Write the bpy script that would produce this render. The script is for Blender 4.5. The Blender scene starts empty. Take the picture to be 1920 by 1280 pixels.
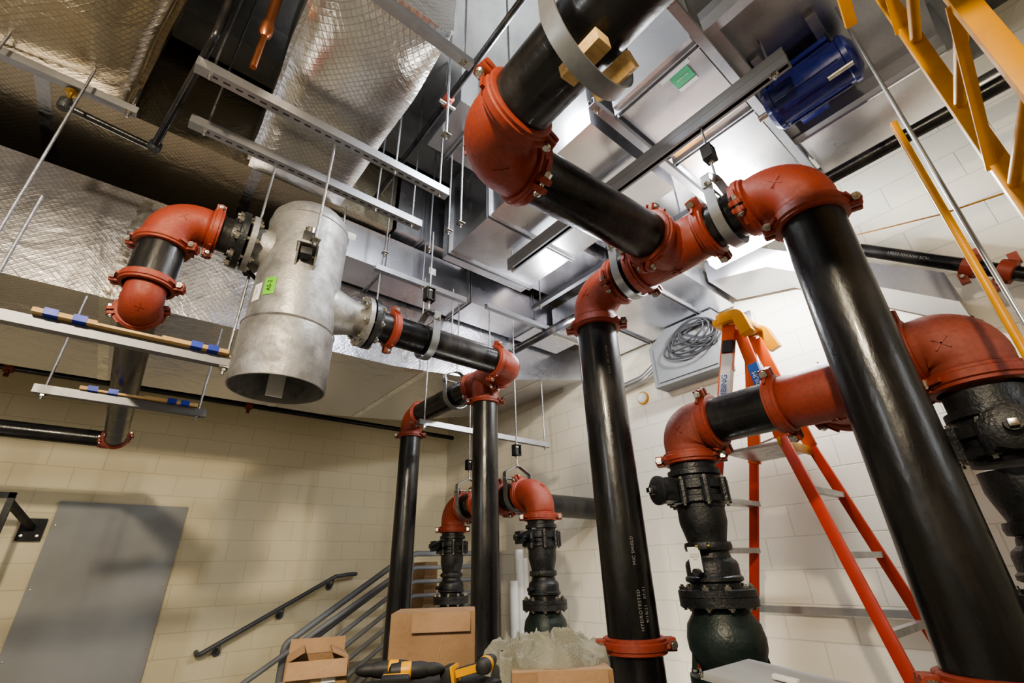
import bpy, bmesh, math, random
from mathutils import Vector, Matrix, noise
random.seed(7)
H = 1.45           # eye height; coordinates below are relative to it and lifted at the end
V = Vector
COL = bpy.context.scene.collection

# ------------------------------------------------------------------ materials
def newmat(name):
    m = bpy.data.materials.new(name); m.use_nodes = True
    nt = m.node_tree; b = nt.nodes['Principled BSDF']
    return m, nt, b
def N(nt, t, **kw):
    n = nt.nodes.new(t)
    for k, v in kw.items():
        if k in n.inputs: n.inputs[k].default_value = v
        else: setattr(n, k, v)
    return n
def mat(name, c1, rough=.5, metal=0., c2=None, scale=6., lo=.4, hi=.7, bump=0., bscale=60., rv=.12, stretch=None, coat=0):
    m, nt, b = newmat(name); L = nt.links.new
    tc = N(nt, 'ShaderNodeTexCoord')
    src = tc.outputs['Object']
    if stretch:
        mp = N(nt, 'ShaderNodeMapping'); mp.inputs['Scale'].default_value = stretch
        L(src, mp.inputs['Vector']); src = mp.outputs['Vector']
    n1 = N(nt, 'ShaderNodeTexNoise', Scale=scale, Detail=6., Roughness=.6); L(src, n1.inputs['Vector'])
    r = N(nt, 'ShaderNodeValToRGB'); L(n1.outputs['Fac'], r.inputs['Fac'])
    c2 = c2 or tuple(x*.8 for x in c1)
    r.color_ramp.elements[0].position = lo; r.color_ramp.elements[1].position = hi
    r.color_ramp.elements[0].color = (*c1, 1); r.color_ramp.elements[1].color = (*c2, 1)
    L(r.outputs['Color'], b.inputs['Base Color'])
    mr = N(nt, 'ShaderNodeMapRange'); L(n1.outputs['Fac'], mr.inputs['Value'])
    mr.inputs['From Min'].default_value = .3; mr.inputs['From Max'].default_value = .7
    mr.inputs['To Min'].default_value = max(.03, rough-rv); mr.inputs['To Max'].default_value = min(1, rough+rv)
    L(mr.outputs['Result'], b.inputs['Roughness'])
    b.inputs['Metallic'].default_value = metal
    b.inputs['Coat Weight'].default_value = coat
    if bump:
        n2 = N(nt, 'ShaderNodeTexNoise', Scale=bscale, Detail=4.); L(src, n2.inputs['Vector'])
        bp = N(nt, 'ShaderNodeBump', Strength=bump, Distance=.01); L(n2.outputs['Fac'], bp.inputs['Height'])
        L(bp.outputs['Normal'], b.inputs['Normal'])
    return m
def galv(name, base=.55, rough=.3, var=.1, bs=.2):
    m, nt, b = newmat(name); L = nt.links.new
    tc = N(nt, 'ShaderNodeTexCoord')
    vo = N(nt, 'ShaderNodeTexVoronoi', Scale=60.); L(tc.outputs['Object'], vo.inputs['Vector'])
    no = N(nt, 'ShaderNodeTexNoise', Scale=2.5, Detail=5.); L(tc.outputs['Object'], no.inputs['Vector'])
    mx = N(nt, 'ShaderNodeMix', data_type='FLOAT'); mx.inputs[0].default_value = .75
    L(vo.outputs['Distance'], mx.inputs[2]); L(no.outputs['Fac'], mx.inputs[3])
    r = N(nt, 'ShaderNodeValToRGB'); L(mx.outputs[0], r.inputs['Fac'])
    r.color_ramp.elements[0].position = .25; r.color_ramp.elements[1].position = .7
    a = base*(1-var); c = base*(1+var)
    r.color_ramp.elements[0].color = (a, a, a*1.05, 1); r.color_ramp.elements[1].color = (c, c, c*1.05, 1)
    L(r.outputs['Color'], b.inputs['Base Color'])
    mr = N(nt, 'ShaderNodeMapRange'); L(no.outputs['Fac'], mr.inputs['Value'])
    mr.inputs['To Min'].default_value = rough-.08; mr.inputs['To Max'].default_value = rough+.12
    L(mr.outputs['Result'], b.inputs['Roughness'])
    b.inputs['Metallic'].default_value = 1.
    n2 = N(nt, 'ShaderNodeTexNoise', Scale=2.2, Detail=1.); L(tc.outputs['Object'], n2.inputs['Vector'])
    bp = N(nt, 'ShaderNodeBump', Strength=bs, Distance=.03); L(n2.outputs['Fac'], bp.inputs['Height'])
    L(bp.outputs['Normal'], b.inputs['Normal'])
    return m
def foil(name, base, rough, big=.35, det=5., dist=.05, grid=.74):
    m, nt, b = newmat(name); L = nt.links.new
    tc = N(nt, 'ShaderNodeTexCoord')
    hs = []
    for sx in (1, -1):
        mp = N(nt, 'ShaderNodeMapping'); mp.inputs['Scale'].default_value = (sx, 1, 1)
        L(tc.outputs['Object'], mp.inputs['Vector'])
        w = N(nt, 'ShaderNodeTexWave', bands_direction='DIAGONAL', Scale=19.); w.inputs['Distortion'].default_value = .4
        w.inputs['Detail Scale'].default_value = 1.
        L(mp.outputs['Vector'], w.inputs['Vector'])
        p = N(nt, 'ShaderNodeMath', operation='POWER'); L(w.outputs['Fac'], p.inputs[0]); p.inputs[1].default_value = 9.
        hs.append(p)
    ad = N(nt, 'ShaderNodeMath', operation='MAXIMUM'); L(hs[0].outputs[0], ad.inputs[0]); L(hs[1].outputs[0], ad.inputs[1])
    n1 = N(nt, 'ShaderNodeTexNoise', Scale=2.6, Detail=det, Roughness=.55, Distortion=.9); L(tc.outputs['Object'], n1.inputs['Vector'])
    n2 = N(nt, 'ShaderNodeTexNoise', Scale=24., Detail=3.); L(tc.outputs['Object'], n2.inputs['Vector'])
    b1 = N(nt, 'ShaderNodeBump', Strength=.25, Distance=.0012); L(ad.outputs[0], b1.inputs['Height'])
    b2 = N(nt, 'ShaderNodeBump', Strength=big, Distance=dist); L(n1.outputs['Fac'], b2.inputs['Height']); L(b1.outputs['Normal'], b2.inputs['Normal'])
    b3 = N(nt, 'ShaderNodeBump', Strength=.2, Distance=.005); L(n2.outputs['Fac'], b3.inputs['Height']); L(b2.outputs['Normal'], b3.inputs['Normal'])
    L(b3.outputs['Normal'], b.inputs['Normal'])
    r = N(nt, 'ShaderNodeMix', data_type='RGBA'); L(ad.outputs[0], r.inputs[0])
    r.inputs[6].default_value = (*base, 1); r.inputs[7].default_value = (*[x*grid for x in base], 1)
    L(r.outputs[2], b.inputs['Base Color'])
    b.inputs['Metallic'].default_value = .95; b.inputs['Roughness'].default_value = rough
    return m
def cmu(name, axis, c1, c2, cm):
    m, nt, b = newmat(name); L = nt.links.new
    tc = N(nt, 'ShaderNodeTexCoord'); s = N(nt, 'ShaderNodeSeparateXYZ'); L(tc.outputs['Object'], s.inputs[0])
    c = N(nt, 'ShaderNodeCombineXYZ'); L(s.outputs[axis], c.inputs[0]); L(s.outputs[2], c.inputs[1])
    br = N(nt, 'ShaderNodeTexBrick'); L(c.outputs[0], br.inputs['Vector'])
    br.inputs['Scale'].default_value = 1.; br.inputs['Brick Width'].default_value = .4; br.inputs['Row Height'].default_value = .2
    br.inputs['Mortar Size'].default_value = .005; br.inputs['Mortar Smooth'].default_value = .6
    br.inputs['Color1'].default_value = (*c1, 1); br.inputs['Color2'].default_value = (*c2, 1); br.inputs['Mortar'].default_value = (*cm, 1)
    n3 = N(nt, 'ShaderNodeTexNoise', Scale=1.6, Detail=4.); L(tc.outputs['Object'], n3.inputs['Vector'])
    mr = N(nt, 'ShaderNodeMapRange'); L(n3.outputs['Fac'], mr.inputs['Value']); mr.inputs['To Min'].default_value = .92; mr.inputs['To Max'].default_value = 1.05
    mu = N(nt, 'ShaderNodeMix', data_type='RGBA', blend_type='MULTIPLY'); mu.inputs[0].default_value = 1.
    L(br.outputs['Color'], mu.inputs[6]); L(mr.outputs['Result'], mu.inputs[7])
    L(mu.outputs[2], b.inputs['Base Color'])
    n2 = N(nt, 'ShaderNodeTexNoise', Scale=90., Detail=4.); L(tc.outputs['Object'], n2.inputs['Vector'])
    b1 = N(nt, 'ShaderNodeBump', Strength=.4, Distance=.005); b1.invert = True; L(br.outputs['Fac'], b1.inputs['Height'])
    b2 = N(nt, 'ShaderNodeBump', Strength=.25, Distance=.003); L(n2.outputs['Fac'], b2.inputs['Height']); L(b1.outputs['Normal'], b2.inputs['Normal'])
    L(b2.outputs['Normal'], b.inputs['Normal']); b.inputs['Roughness'].default_value = .55
    return m
def emis(name, c, s):
    m, nt, b = newmat(name); b.inputs['Base Color'].default_value = (*c, 1)
    b.inputs['Emission Color'].default_value = (*c, 1); b.inputs['Emission Strength'].default_value = s
    return m

M_PIPE = mat('black_pipe_lacquer', (.006,.006,.007), .3, 0., (.05,.042,.035), 6., .5, .9, .12, 50., .12, (1,1,.35), .1)
M_RED = mat('red_orange_enamel', (.27,.042,.019), .45, 0., (.17,.031,.018), 7., .35, .75, .2, 120., .12)
M_REDD = mat('dusty_red_enamel', (.27,.062,.038), .55, 0., (.2,.045,.03), 7., .35, .75, .2, 120., .1)
M_BOLT = mat('zinc_bolt', (.55,.53,.48), .3, 1., (.35,.33,.3), 40.)
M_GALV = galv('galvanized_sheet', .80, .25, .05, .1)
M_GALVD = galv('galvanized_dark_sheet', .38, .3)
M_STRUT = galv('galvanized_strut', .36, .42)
M_STRUTD = galv('galvanized_strut_shaded', .2, .5)  # darker copy of the strut metal, shade put into its colour
M_ROD = mat('zinc_rod', (.38,.38,.4), .35, 1., (.25,.25,.27), 30., bump=.3, bscale=300.)
M_FOIL = foil('foil_insulation', (.58,.58,.63), .26, .28, 4.)
M_FOILD = foil('foil_insulation_bagged', (.68,.665,.64), .24, .3, 5., .05)
M_FOILA = foil('foil_amber_reflection', (.62,.54,.40), .24, .32, 5., .05)  # amber reflections tinted into the foil's base colour
M_TAPEF = mat('foil_tape', (.7,.7,.72), .22, 1., (.55,.55,.57), 12., bump=.3, bscale=30.)
M_STEEL = mat('mottled_mill_steel', (.37,.36,.345), .52, .7, (.19,.185,.18), 10., .42, .66, .15, 80., .12)
M_BLK = mat('black_cast_iron', (.009,.010,.011), .42, 0., (.022,.023,.025), 14., bump=.3, bscale=90.)
M_GRN = mat('dark_green_pump_enamel', (.008,.018,.015), .42, 0., (.018,.031,.027), 8., bump=.25, bscale=70.)
M_STRAP = mat('grey_zinc_strap', (.28,.29,.30), .4, .7, (.2,.2,.21), 12.)
M_WB = cmu('painted_block_back', 0, (.75,.665,.46), (.73,.645,.445), (.64,.56,.385))
M_WR = cmu('painted_block_right', 1, (.74,.69,.58), (.72,.67,.56), (.60,.55,.46))
M_CEIL = mat('concrete_deck', (.17,.17,.165), .85, 0., (.1,.1,.1), 3., bump=.5, bscale=20.)
M_FLOOR = mat('concrete_floor', (.34,.33,.31), .5, 0., (.26,.25,.23), 3., bump=.2)
M_PANEL = mat('grey_painted_steel', (.33,.335,.335), .62, 0., (.3,.305,.305), 2., rv=.04)
M_PANELD = mat('grey_enclosure_paint', (.17,.175,.18), .55, 0., (.14,.145,.15), 2., rv=.04)
M_GREYP = mat('charcoal_rail_paint', (.17,.178,.195), .4, 0., (.19,.195,.205), 10.)
M_HAND = mat('dark_handrail_paint', (.075,.08,.09), .4, 0., (.09,.095,.1), 10.)
M_WOOD = mat('pine_lumber', (.55,.37,.17), .6, 0., (.4,.25,.1), 5., bump=.2, stretch=(1,14,14))
M_TAPE = mat('blue_tape', (.01,.04,.4), .5)
M_CARD = mat('corrugated_cardboard', (.29,.175,.095), .75, 0., (.2,.12,.06), 3., bump=.25, bscale=60.)
M_CLOTH = mat('grey_green_cloth', (.23,.225,.185), .95, 0., (.15,.148,.12), 9., bump=.4, bscale=200.)
M_YEL = mat('yellow_safety_paint', (.60,.27,.0), .42, 0., (.48,.2,.0), 8.)
M_ORG = mat('orange_red_fiberglass', (.46,.036,.009), .42, 0., (.38,.03,.009), 10.)
M_ORG2 = mat('orange_plastic', (.65,.1,.01), .4)
M_ALU = mat('aluminium', (.5,.5,.5), .38, 1., (.38,.38,.38), 20.)
M_BLUE = mat('blue_motor_enamel', (.007,.012,.10), .25, 0., (.01,.016,.13), 8., coat=.3)
M_WHITE = mat('white_paper', (.7,.7,.67), .6)
M_GREEN = mat('green_label', (.01,.33,.12), .5)
M_LIME = mat('lime_tag', (.16,.5,.03), .5)
M_TXT = mat('white_stencil_ink', (.24,.24,.23), .6)
M_BTXT = mat('black_ink', (.01,.01,.01), .6)
M_BLTXT = mat('blue_ink', (.02,.1,.4), .5)
M_COP = mat('copper', (.5,.2,.1), .35, 1., (.3,.12,.06), 9.)
M_BRASS = mat('brass', (.6,.4,.12), .3, 1.)
M_CABLE = mat('grey_cable', (.03,.03,.035), .5)
M_RUB = mat('black_rubber', (.012,.012,.013), .6)
M_CONDUIT = mat('galvanized_conduit', (.45,.45,.45), .35, .9)
M_TOOLY = mat('yellow_tool_plastic', (.6,.28,.0), .45)
M_BEIGE = mat('tan_tape', (.4,.28,.16), .25)

# ------------------------------------------------------------------ geometry
def frm(axis, xref=None):
    z = V(axis).normalized()
    x = V(xref) if xref is not None else (V((1,0,0)) if abs(z.x) < .9 else V((0,1,0)))
    x = (x - z*x.dot(z)).normalized(); y = z.cross(x)
    return Matrix((x, y, z)).transposed()
def ringface(bm, a, b):
    n = len(a)
    if n == 1 and len(b) == 1: return
    for i in range(max(n, len(b))):
        if n == 1: f = [a[0], b[(i+1) % len(b)], b[i]]
        elif len(b) == 1: f = [a[i], a[(i+1) % n], b[0]]
        else: f = [a[i], a[(i+1) % n], b[(i+1) % n], b[i]]
        try: bm.faces.new(f)
        except ValueError: pass
def lathe(bm, o, axis, prof, seg=32, cap=True, xref=None, phase=0.):
    o = V(o); Mx = frm(axis, xref); rings = []
    for r, t in prof:
        if r < 1e-6: rings.append([bm.verts.new(o + Mx @ V((0,0,t)))])
        else: rings.append([bm.verts.new(o + Mx @ V((r*math.cos(phase+2*math.pi*i/seg), r*math.sin(phase+2*math.pi*i/seg), t))) for i in range(seg)])
    for a, b in zip(rings, rings[1:]): ringface(bm, a, b)
    if cap:
        if len(rings[0]) > 1: bm.faces.new(rings[0][::-1])
        if len(rings[-1]) > 1: bm.faces.new(rings[-1])
    return bm
def cyl(bm, p0, p1, r, seg=24, r2=None):
    p0 = V(p0); p1 = V(p1); d = p1-p0
    return lathe(bm, p0, d, [(r, 0), (r if r2 is None else r2, d.length)], seg)
def hexn(bm, p0, p1, r): return cyl(bm, p0, p1, r, 6)
def sweep(bm, pts, r, seg=16, closed=False, sect=None, nrm=None):
    pts = [V(p) for p in pts]; n = len(pts)
    rs = r if isinstance(r, (list, tuple)) else [r]*n
    T = []
    for i in range(n):
        a = pts[(i-1) % n] if (closed or i > 0) else pts[0]
        b = pts[(i+1) % n] if (closed or i < n-1) else pts[-1]
        T.append((b-a).normalized())
    u = V(nrm) if nrm is not None else (V((0,0,1)) if abs(T[0].z) < .9 else V((1,0,0)))
    rings = []
    for i in range(n):
        if nrm is not None: u = V(nrm)
        u = (u - T[i]*u.dot(T[i])).normalized(); w = T[i].cross(u)
        if sect: rings.append([bm.verts.new(pts[i] + u*a + w*b) for a, b in sect])
        else: rings.append([bm.verts.new(pts[i] + (u*math.cos(2*math.pi*k/seg) + w*math.sin(2*math.pi*k/seg))*rs[i]) for k in range(seg)])
    for a, b in zip(rings, rings[1:]): ringface(bm, a, b)
    if closed: ringface(bm, rings[-1], rings[0])
    else:
        try: bm.faces.new(rings[0][::-1]); bm.faces.new(rings[-1])
        except ValueError: pass
    return bm
def box(bm, c, s, M3=None, bev=0.):
    c = V(c); M3 = M3 or Matrix.Identity(3); vs = []
    for x in (-.5,.5):
        for y in (-.5,.5):
            for z in (-.5,.5): vs.append(bm.verts.new(c + M3 @ V((x*s[0], y*s[1], z*s[2]))))
    fs = [bm.faces.new([vs[i] for i in f]) for f in ((0,1,3,2),(4,6,7,5),(0,4,5,1),(2,3,7,6),(0,2,6,4),(1,5,7,3))]
    if bev:
        es = list({e for f in fs for e in f.edges})
        bmesh.ops.bevel(bm, geom=es, offset=bev, segments=2, affect='EDGES', profile=.6)
    return bm
def bx(bm, x0, x1, y0, y1, z0, z1, bev=0.): return box(bm, ((x0+x1)/2, (y0+y1)/2, (z0+z1)/2), (x1-x0, y1-y0, z1-z0), None, bev)
def beam(bm, p0, p1, w, h, up=(0,0,1), bev=0.):
    p0 = V(p0); p1 = V(p1); d = p1-p0; M3 = frm(d, up)
    return box(bm, (p0+p1)/2, (h, w, d.length), M3, bev)
def prism(bm, poly, vec):
    vec = V(vec); a = [bm.verts.new(V(p)) for p in poly]; b = [bm.verts.new(V(p)+vec) for p in poly]
    bm.faces.new(a[::-1]); bm.faces.new(b); ringface(bm, a, b); return bm
def rnd(pts, rad, n=6):
    pts = [V(p) for p in pts]; out = [pts[0]]
    for i in range(1, len(pts)-1):
        a = (pts[i-1]-pts[i]).normalized(); b = (pts[i+1]-pts[i]).normalized()
        ang = a.angle(b); d = min(rad/math.tan(ang/2) if ang < 3.1 else 0, (pts[i-1]-pts[i]).length*.49, (pts[i+1]-pts[i]).length*.49)
        s = pts[i]+a*d; e = pts[i]+b*d
        for k in range(n+1):
            t = k/n; out.append(s*(1-t)**2 + pts[i]*2*t*(1-t) + e*t*t)
    out.append(pts[-1]); return out

# ------------------------------------------------------------------ object helpers
def mesh_of(bm, name, m, ang=35, recalc=True):
    if recalc: bmesh.ops.recalc_face_normals(bm, faces=bm.faces)
    me = bpy.data.meshes.new(name); two = any(f.material_index for f in bm.faces)
    for f in bm.faces: f.smooth = True
    bm.to_mesh(me); bm.free()
    me.set_sharp_from_angle(angle=math.radians(ang)); me.materials.append(m)
    if two: me.materials.append(M_RUB)
    return me
TOP = []
class Thing:
    def __init__(s, name, label, cat, group=None):
        s.n, s.l, s.c, s.g, s.p = name, label, cat, group, []
    def part(s, name, m, label=None, sub=None, ang=35):
        bm = bmesh.new(); s.p.append([name, m, label, sub, bm, ang]); return bm
    def tag(s, o):
        o['label'] = s.l; o['category'] = s.c
        if s.g: o['group'] = s.g
    def done(s, local=False):
        lo = V((1e9,)*3); hi = -lo
        for p in s.p:
            for v in p[4].verts:
                for i in range(3): lo[i] = min(lo[i], v.co[i]); hi[i] = max(hi[i], v.co[i])
        base = V((0,0,0)) if local else V(((lo.x+hi.x)/2, (lo.y+hi.y)/2, lo.z))
        for p in s.p: bmesh.ops.translate(p[4], verts=p[4].verts, vec=-base)
        if len(s.p) == 1:
            p = s.p[0]; o = bpy.data.objects.new(s.n, mesh_of(p[4], s.n, p[1], p[5])); COL.objects.link(o)
        else:
            o = bpy.data.objects.new(s.n, None); COL.objects.link(o); o.empty_display_size = .05
            obs = []
            for name, m, label, sub, bm, ang in s.p:
                q = bpy.data.objects.new(name, mesh_of(bm, name, m, ang)); COL.objects.link(q)
                q.parent = obs[sub] if sub is not None else o
                if label: q['label'] = label
                obs.append(q)
        o.location = base; s.tag(o); TOP.append(o); s.o = o; return o
def clone(root, Mx, label=None):
    """copy of the thing and each of its parts"""
    n = root.copy(); COL.objects.link(n); n.matrix_world = Mx; TOP.append(n)
    if label: n['label'] = label
    def rec(src, dst):
        for c in src.children:
            k = c.copy(); COL.objects.link(k); k.parent = dst; rec(c, k)
    rec(root, n); return n
def place(root, mats):
    root.matrix_world = mats[0]
    return [root]+[clone(root, m) for m in mats[1:]]
def MX(loc, zaxis, xaxis=None, s=1.):
    m = frm(zaxis, xaxis).to_4x4() @ Matrix.Scale(s, 4); m.translation = V(loc); return m
def MXY(loc, xa, ya, s=1.):
    x = V(xa).normalized(); y = V(ya).normalized(); z = x.cross(y)
    m = Matrix((x, y, z)).transposed().to_4x4() @ Matrix.Scale(s, 4); m.translation = V(loc); return m
def text_into(bm, s, size, o, dx, n, cylr=None, spacing=1., align='CENTER', off=.0012):
    """letters laid on a plane, or wrapped on a cylinder around the axis through o along dx"""
    cu = bpy.data.curves.new('t', 'FONT'); cu.body = s; cu.size = size; cu.align_x = align; cu.align_y = 'CENTER'
    cu.space_character = spacing; cu.resolution_u = 3
    ob = bpy.data.objects.new('t', cu); COL.objects.link(ob)
    dg = bpy.context.evaluated_depsgraph_get(); me = bpy.data.meshes.new_from_object(ob.evaluated_get(dg))
    dx = V(dx).normalized(); n = V(n).normalized(); dy = n.cross(dx); o = V(o)
    vs = []
    for v in me.vertices:
        x, y = v.co.x, v.co.y
        if cylr:
            a = y/cylr; vs.append(bm.verts.new(o + dx*x + (n*math.cos(a)+dy*math.sin(a))*(cylr+off)))
        else: vs.append(bm.verts.new(o + dx*x + dy*y + n*off))
    for p in me.polygons:
        try: bm.faces.new([vs[i] for i in p.vertices])
        except ValueError: pass
    bpy.data.objects.remove(ob); bpy.data.curves.remove(cu); bpy.data.meshes.remove(me)

# ------------------------------------------------------------------ ROOM
def struct(name, m, x0, x1, y0, y1, z0, z1):
    bm = bmesh.new(); bx(bm, x0, x1, y0, y1, z0+H, z1+H)
    o = bpy.data.objects.new(name, mesh_of(bm, name, m)); COL.objects.link(o); o['kind'] = 'structure'; return o
XR, YB, XL, YF, ZC = 3.6, 5.9, -3.6, -2.6, 3.2
struct('floor', M_FLOOR, XL, XR, YF, YB, -H-.1, -H)
struct('ceiling', M_CEIL, XL, XR, YF, YB, ZC, ZC+.1)
struct('wall_back', M_WB, XL-.15, XR+.15, YB, YB+.15, -H, ZC)
struct('wall_right', M_WR, XR, XR+.15, YF, YB, -H, ZC)
struct('wall_left', M_WR, XL-.15, XL, YF, YB, -H, ZC)
struct('wall_front', M_WB, XL-.15, XR+.15, YF-.15, YF, -H, ZC)
for i, y in enumerate((-.6, .35, 2.3)):
    struct('trim_%d' % (i+2), M_CEIL, XL, XR, y, y+.22, ZC-.28, ZC)
bm = bmesh.new()
for i in range(3): bx(bm, 1.1+i*.38, 2.3, 4.6, 5.9, -H+i*.145+H, -H+(i+1)*.145+H)
bx(bm, 2.24, 3.6, 4.6, 5.9, 0, .58)
o = bpy.data.objects.new('trim_1', mesh_of(bm, 'landing', M_FLOOR)); COL.objects.link(o); o['kind'] = 'structure'

# ------------------------------------------------------------------ GROOVED PIPE PARTS (unit radius templates)
def mk_coupling():
    t = Thing('pipe_coupling', 'orange-red grooved pipe coupling with two zinc bolts', 'pipe coupling', 'orange-red grooved pipe couplings')
    w = .54; b = t.part('clamp_housing', M_RED)
    P = [(1.0,-w/2),(1.14,-w/2),(1.19,-w*.44),(1.19,-w*.27),(1.25,-w*.2),(1.25,w*.2),(1.19,w*.27),(1.19,w*.44),(1.14,w/2),(1.0,w/2)]
    lathe(b, (0,0,0), (0,0,1), P, 40, cap=False)
    for s in (1,-1):
        for k in (1,-1):
            box(b, (s*1.34, k*.15, 0), (.42,.2,.46), None, .05)
            cyl(b, (s*1.38, k*.05, 0), (s*1.38, k*.27, 0), .2, 20)
            beam(b, (s*1.2, k*.25, 0), (s*.98, k*.72, 0), .3, .12)
    for s in (1,-1):
        b = t.part('bolt', M_BOLT)
        cyl(b, (s*1.38,-.46,0), (s*1.38,.42,0), .08, 12); lathe(b, (s*1.38,.26,0), (0,1,0), [(.15,0),(.15,.08),(.1,.14),(0,.16)], 16)
        b = t.part('nut', M_BOLT); hexn(b, (s*1.38,-.42,0), (s*1.38,-.27,0), .16)
    return t.done(True)
def mk_elbow(c2e=1.82, fat=.05, m=None):
    t = Thing('pipe_elbow', 'orange-red cast grooved pipe elbow between black pipes', 'pipe elbow', 'orange-red grooved pipe elbows')
    if c2e < 1.8: t.l = 'compact orange-red cast elbow with tight bend'; t.g = 'compact orange-red pipe elbows'
    b = t.part('body', m or M_RED)
    R0 = c2e-.46; c = V((R0,R0,0)); pts = [V((c2e,0,0)), V((c2e-.22,0,0))]; rs = [1., 1.]
    pts.append(V((c2e-.32,0,0))); rs.append(1.06)
    n = 14
    for i in range(n+1):
        a = -math.pi/2 - (math.pi/2)*i/n
        pts.append(c + V((math.cos(a), math.sin(a), 0))*R0); rs.append(1.06+fat*math.sin(math.pi*i/n))
    pts += [V((0,c2e-.32,0)), V((0,c2e-.22,0)), V((0,c2e,0))]; rs += [1.06, 1., 1.]
    sweep(b, pts, rs, 36, nrm=(0,0,1))
    k = 1/math.sqrt(2); f = 1.06+fat-.01; q = R0-R0*k
    for s in (1,-1):
        box(b, (q,q,s*f), (.5,.05,.05), Matrix.Rotation(math.pi/4, 3, 'Z')); box(b, (q,q,s*f), (.05,.5,.05), Matrix.Rotation(math.pi/4, 3, 'Z'))
    oc = c - V((k,k,0))*(R0+f)
    box(b, oc, (.06,.45,.06), Matrix.Rotation(math.pi/4, 3, 'Z')); box(b, oc, (.06,.06,.45), Matrix.Rotation(math.pi/4, 3, 'Z'))
    return t.done(True)
def mk_tee():
    t = Thing('pipe_tee', 'orange-red cast grooved tee joining three black pipes', 'pipe tee', 'orange-red grooved pipe tees')
    b = t.part('body', M_RED)
    lathe(b, (-1.82,0,0), (1,0,0), [(1.,0),(1.,.22),(1.06,.3),(1.1,1.0),(1.12,1.82),(1.1,2.64),(1.06,3.34),(1.,3.42),(1.,3.64)], 36)
    lathe(b, (0,.2,0), (0,1,0), [(1.08,0),(1.12,.55),(1.09,.85),(1.06,1.2),(1.06,1.32),(1.,1.4),(1.,1.62)], 36)
    for s in (1,-1): box(b, (0,0,s*1.13), (.5,.05,.06)); box(b, (0,0,s*1.13), (.05,.5,.06))
    return t.done(True)
R8, R6 = .107, .084
E8, E6 = 1.82*R8, 1.82*R6
S8, S6 = 1.45*R8, 1.45*R6
couplings, elbows, tees, shorts, dusty = [], [], [], [], []
def cpl(loc, ax, r, bolt): couplings.append(MX(loc, ax, bolt, r))
def elb(loc, xa, ya, r): elbows.append(MXY(loc, xa, ya, r))
def selb(loc, xa, ya, r): shorts.append(MXY(loc, xa, ya, r))
def tee(loc, run, br, r): tees.append(MXY(loc, run, br, r))
def pipe(p0, p1, r, label, extra=None, name='steel_pipe'):
    t = Thing(name, label, 'pipe'); b = t.part('pipe_barrel' if extra else name, M_PIPE)
    p0 = V(p0); p1 = V(p1); d = p1-p0
    lathe(b, p0, d, [(r*.93,.002),(r,0),(r,d.length),(r*.93,d.length-.002)], 48)
    if extra: extra(t)
    return t.done()

ZH = 1.39; XH = 1.80; YR = .325; YC = 1.428; YT = .90
elb((XH,YR,ZH), (0,1,0), (0,0,-1), R8); elb((XH,YC,ZH), (0,-1,0), (0,0,-1), R8)
tee((XH,YT,ZH), (0,1,0), (-1,0,-.055), R8)
cpl((XH,YR+E8,ZH), (0,1,0), R8, (1,0,.5)); cpl((XH,YC-E8,ZH), (0,1,0), R8, (1,0,.6))
cpl((XH,YT-E8,ZH), (0,1,0), R8, (-1,0,1)); cpl((XH,YT+E8,ZH), (0,1,0), R8, (-1,0,.7))
pipe((XH,YR+E8,ZH), (XH,YT-E8,ZH), R8, 'short black steel pipe stub held by a strap hanger')
pipe((XH,YT+E8,ZH), (XH,YC-E8,ZH), R8, 'short black steel pipe stub with stencilled letters')
cpl((XH,YR,ZH-E8), (0,0,1), R8, (.3,-1,0)); cpl((XH,YC,ZH-E8), (0,0,1), R8, (.8,-1,0))
pipe((XH,YR,-H), (XH,YR,ZH-E8), R8, 'tall thick black steel riser pipe, glossy and scuffed')
n = V((-.72,-.69,0)).normalized(); n2 = V((-.50,-.86,0)).normalized()
def txt_center(t):
    c = V((XH,YC,0))
    for s, sz, z, nn in (('HYDROTESTED', .019, -.16, n2), ('MIC SHIELD', .019, .06, n2), ('9/18/21   07:51', .018, -.14, V((-.28,-.96,0))),
                     ('NEXT ND  A53B/A106  5L B  ND-6L', .012, .62, n), ('U.S.A.  S40  21  TYPE', .015, .95, n2)):
        b = t.part('stencil_lettering', M_TXT, 'white stencilled lettering'); text_into(b, s, sz, c+V((0,0,z)), (0,0,1), nn, R8, 1.15)
pipe((XH,YC,-H), (XH,YC,ZH-E8), R8, 'tall black steel riser pipe with white stencilled lettering', txt_center)
cpl((XH,YC,-.29), (0,0,1), R8, (.78,-.62,0)); cpl((XH,YR,-.29), (0,0,1), R8, (.5,-.85,0))
BC = V((.655,.92,1.315)); bd = (V((XH,YT,ZH))-BC).normalized()
elb(BC, bd, (0,-1,.02), R8)
cpl(BC+bd*E8, bd, R8, (0,-.6,-1)); cpl(V((XH,YT,ZH))-bd*E8, bd, R8, (0,-.3,1))
cpl(BC+V((0,-E8,0)), (0,1,0), R8, (1,0,-.5))
pipe(BC+bd*E8, V((XH,YT,ZH))-bd*E8, R8, 'black steel pipe sloping between overhead elbow and tee')
pipe(BC+V((0,-E8,0)), (.655,-2.5,1.315), R8, 'thick black steel pipe running overhead past the camera')

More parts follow.
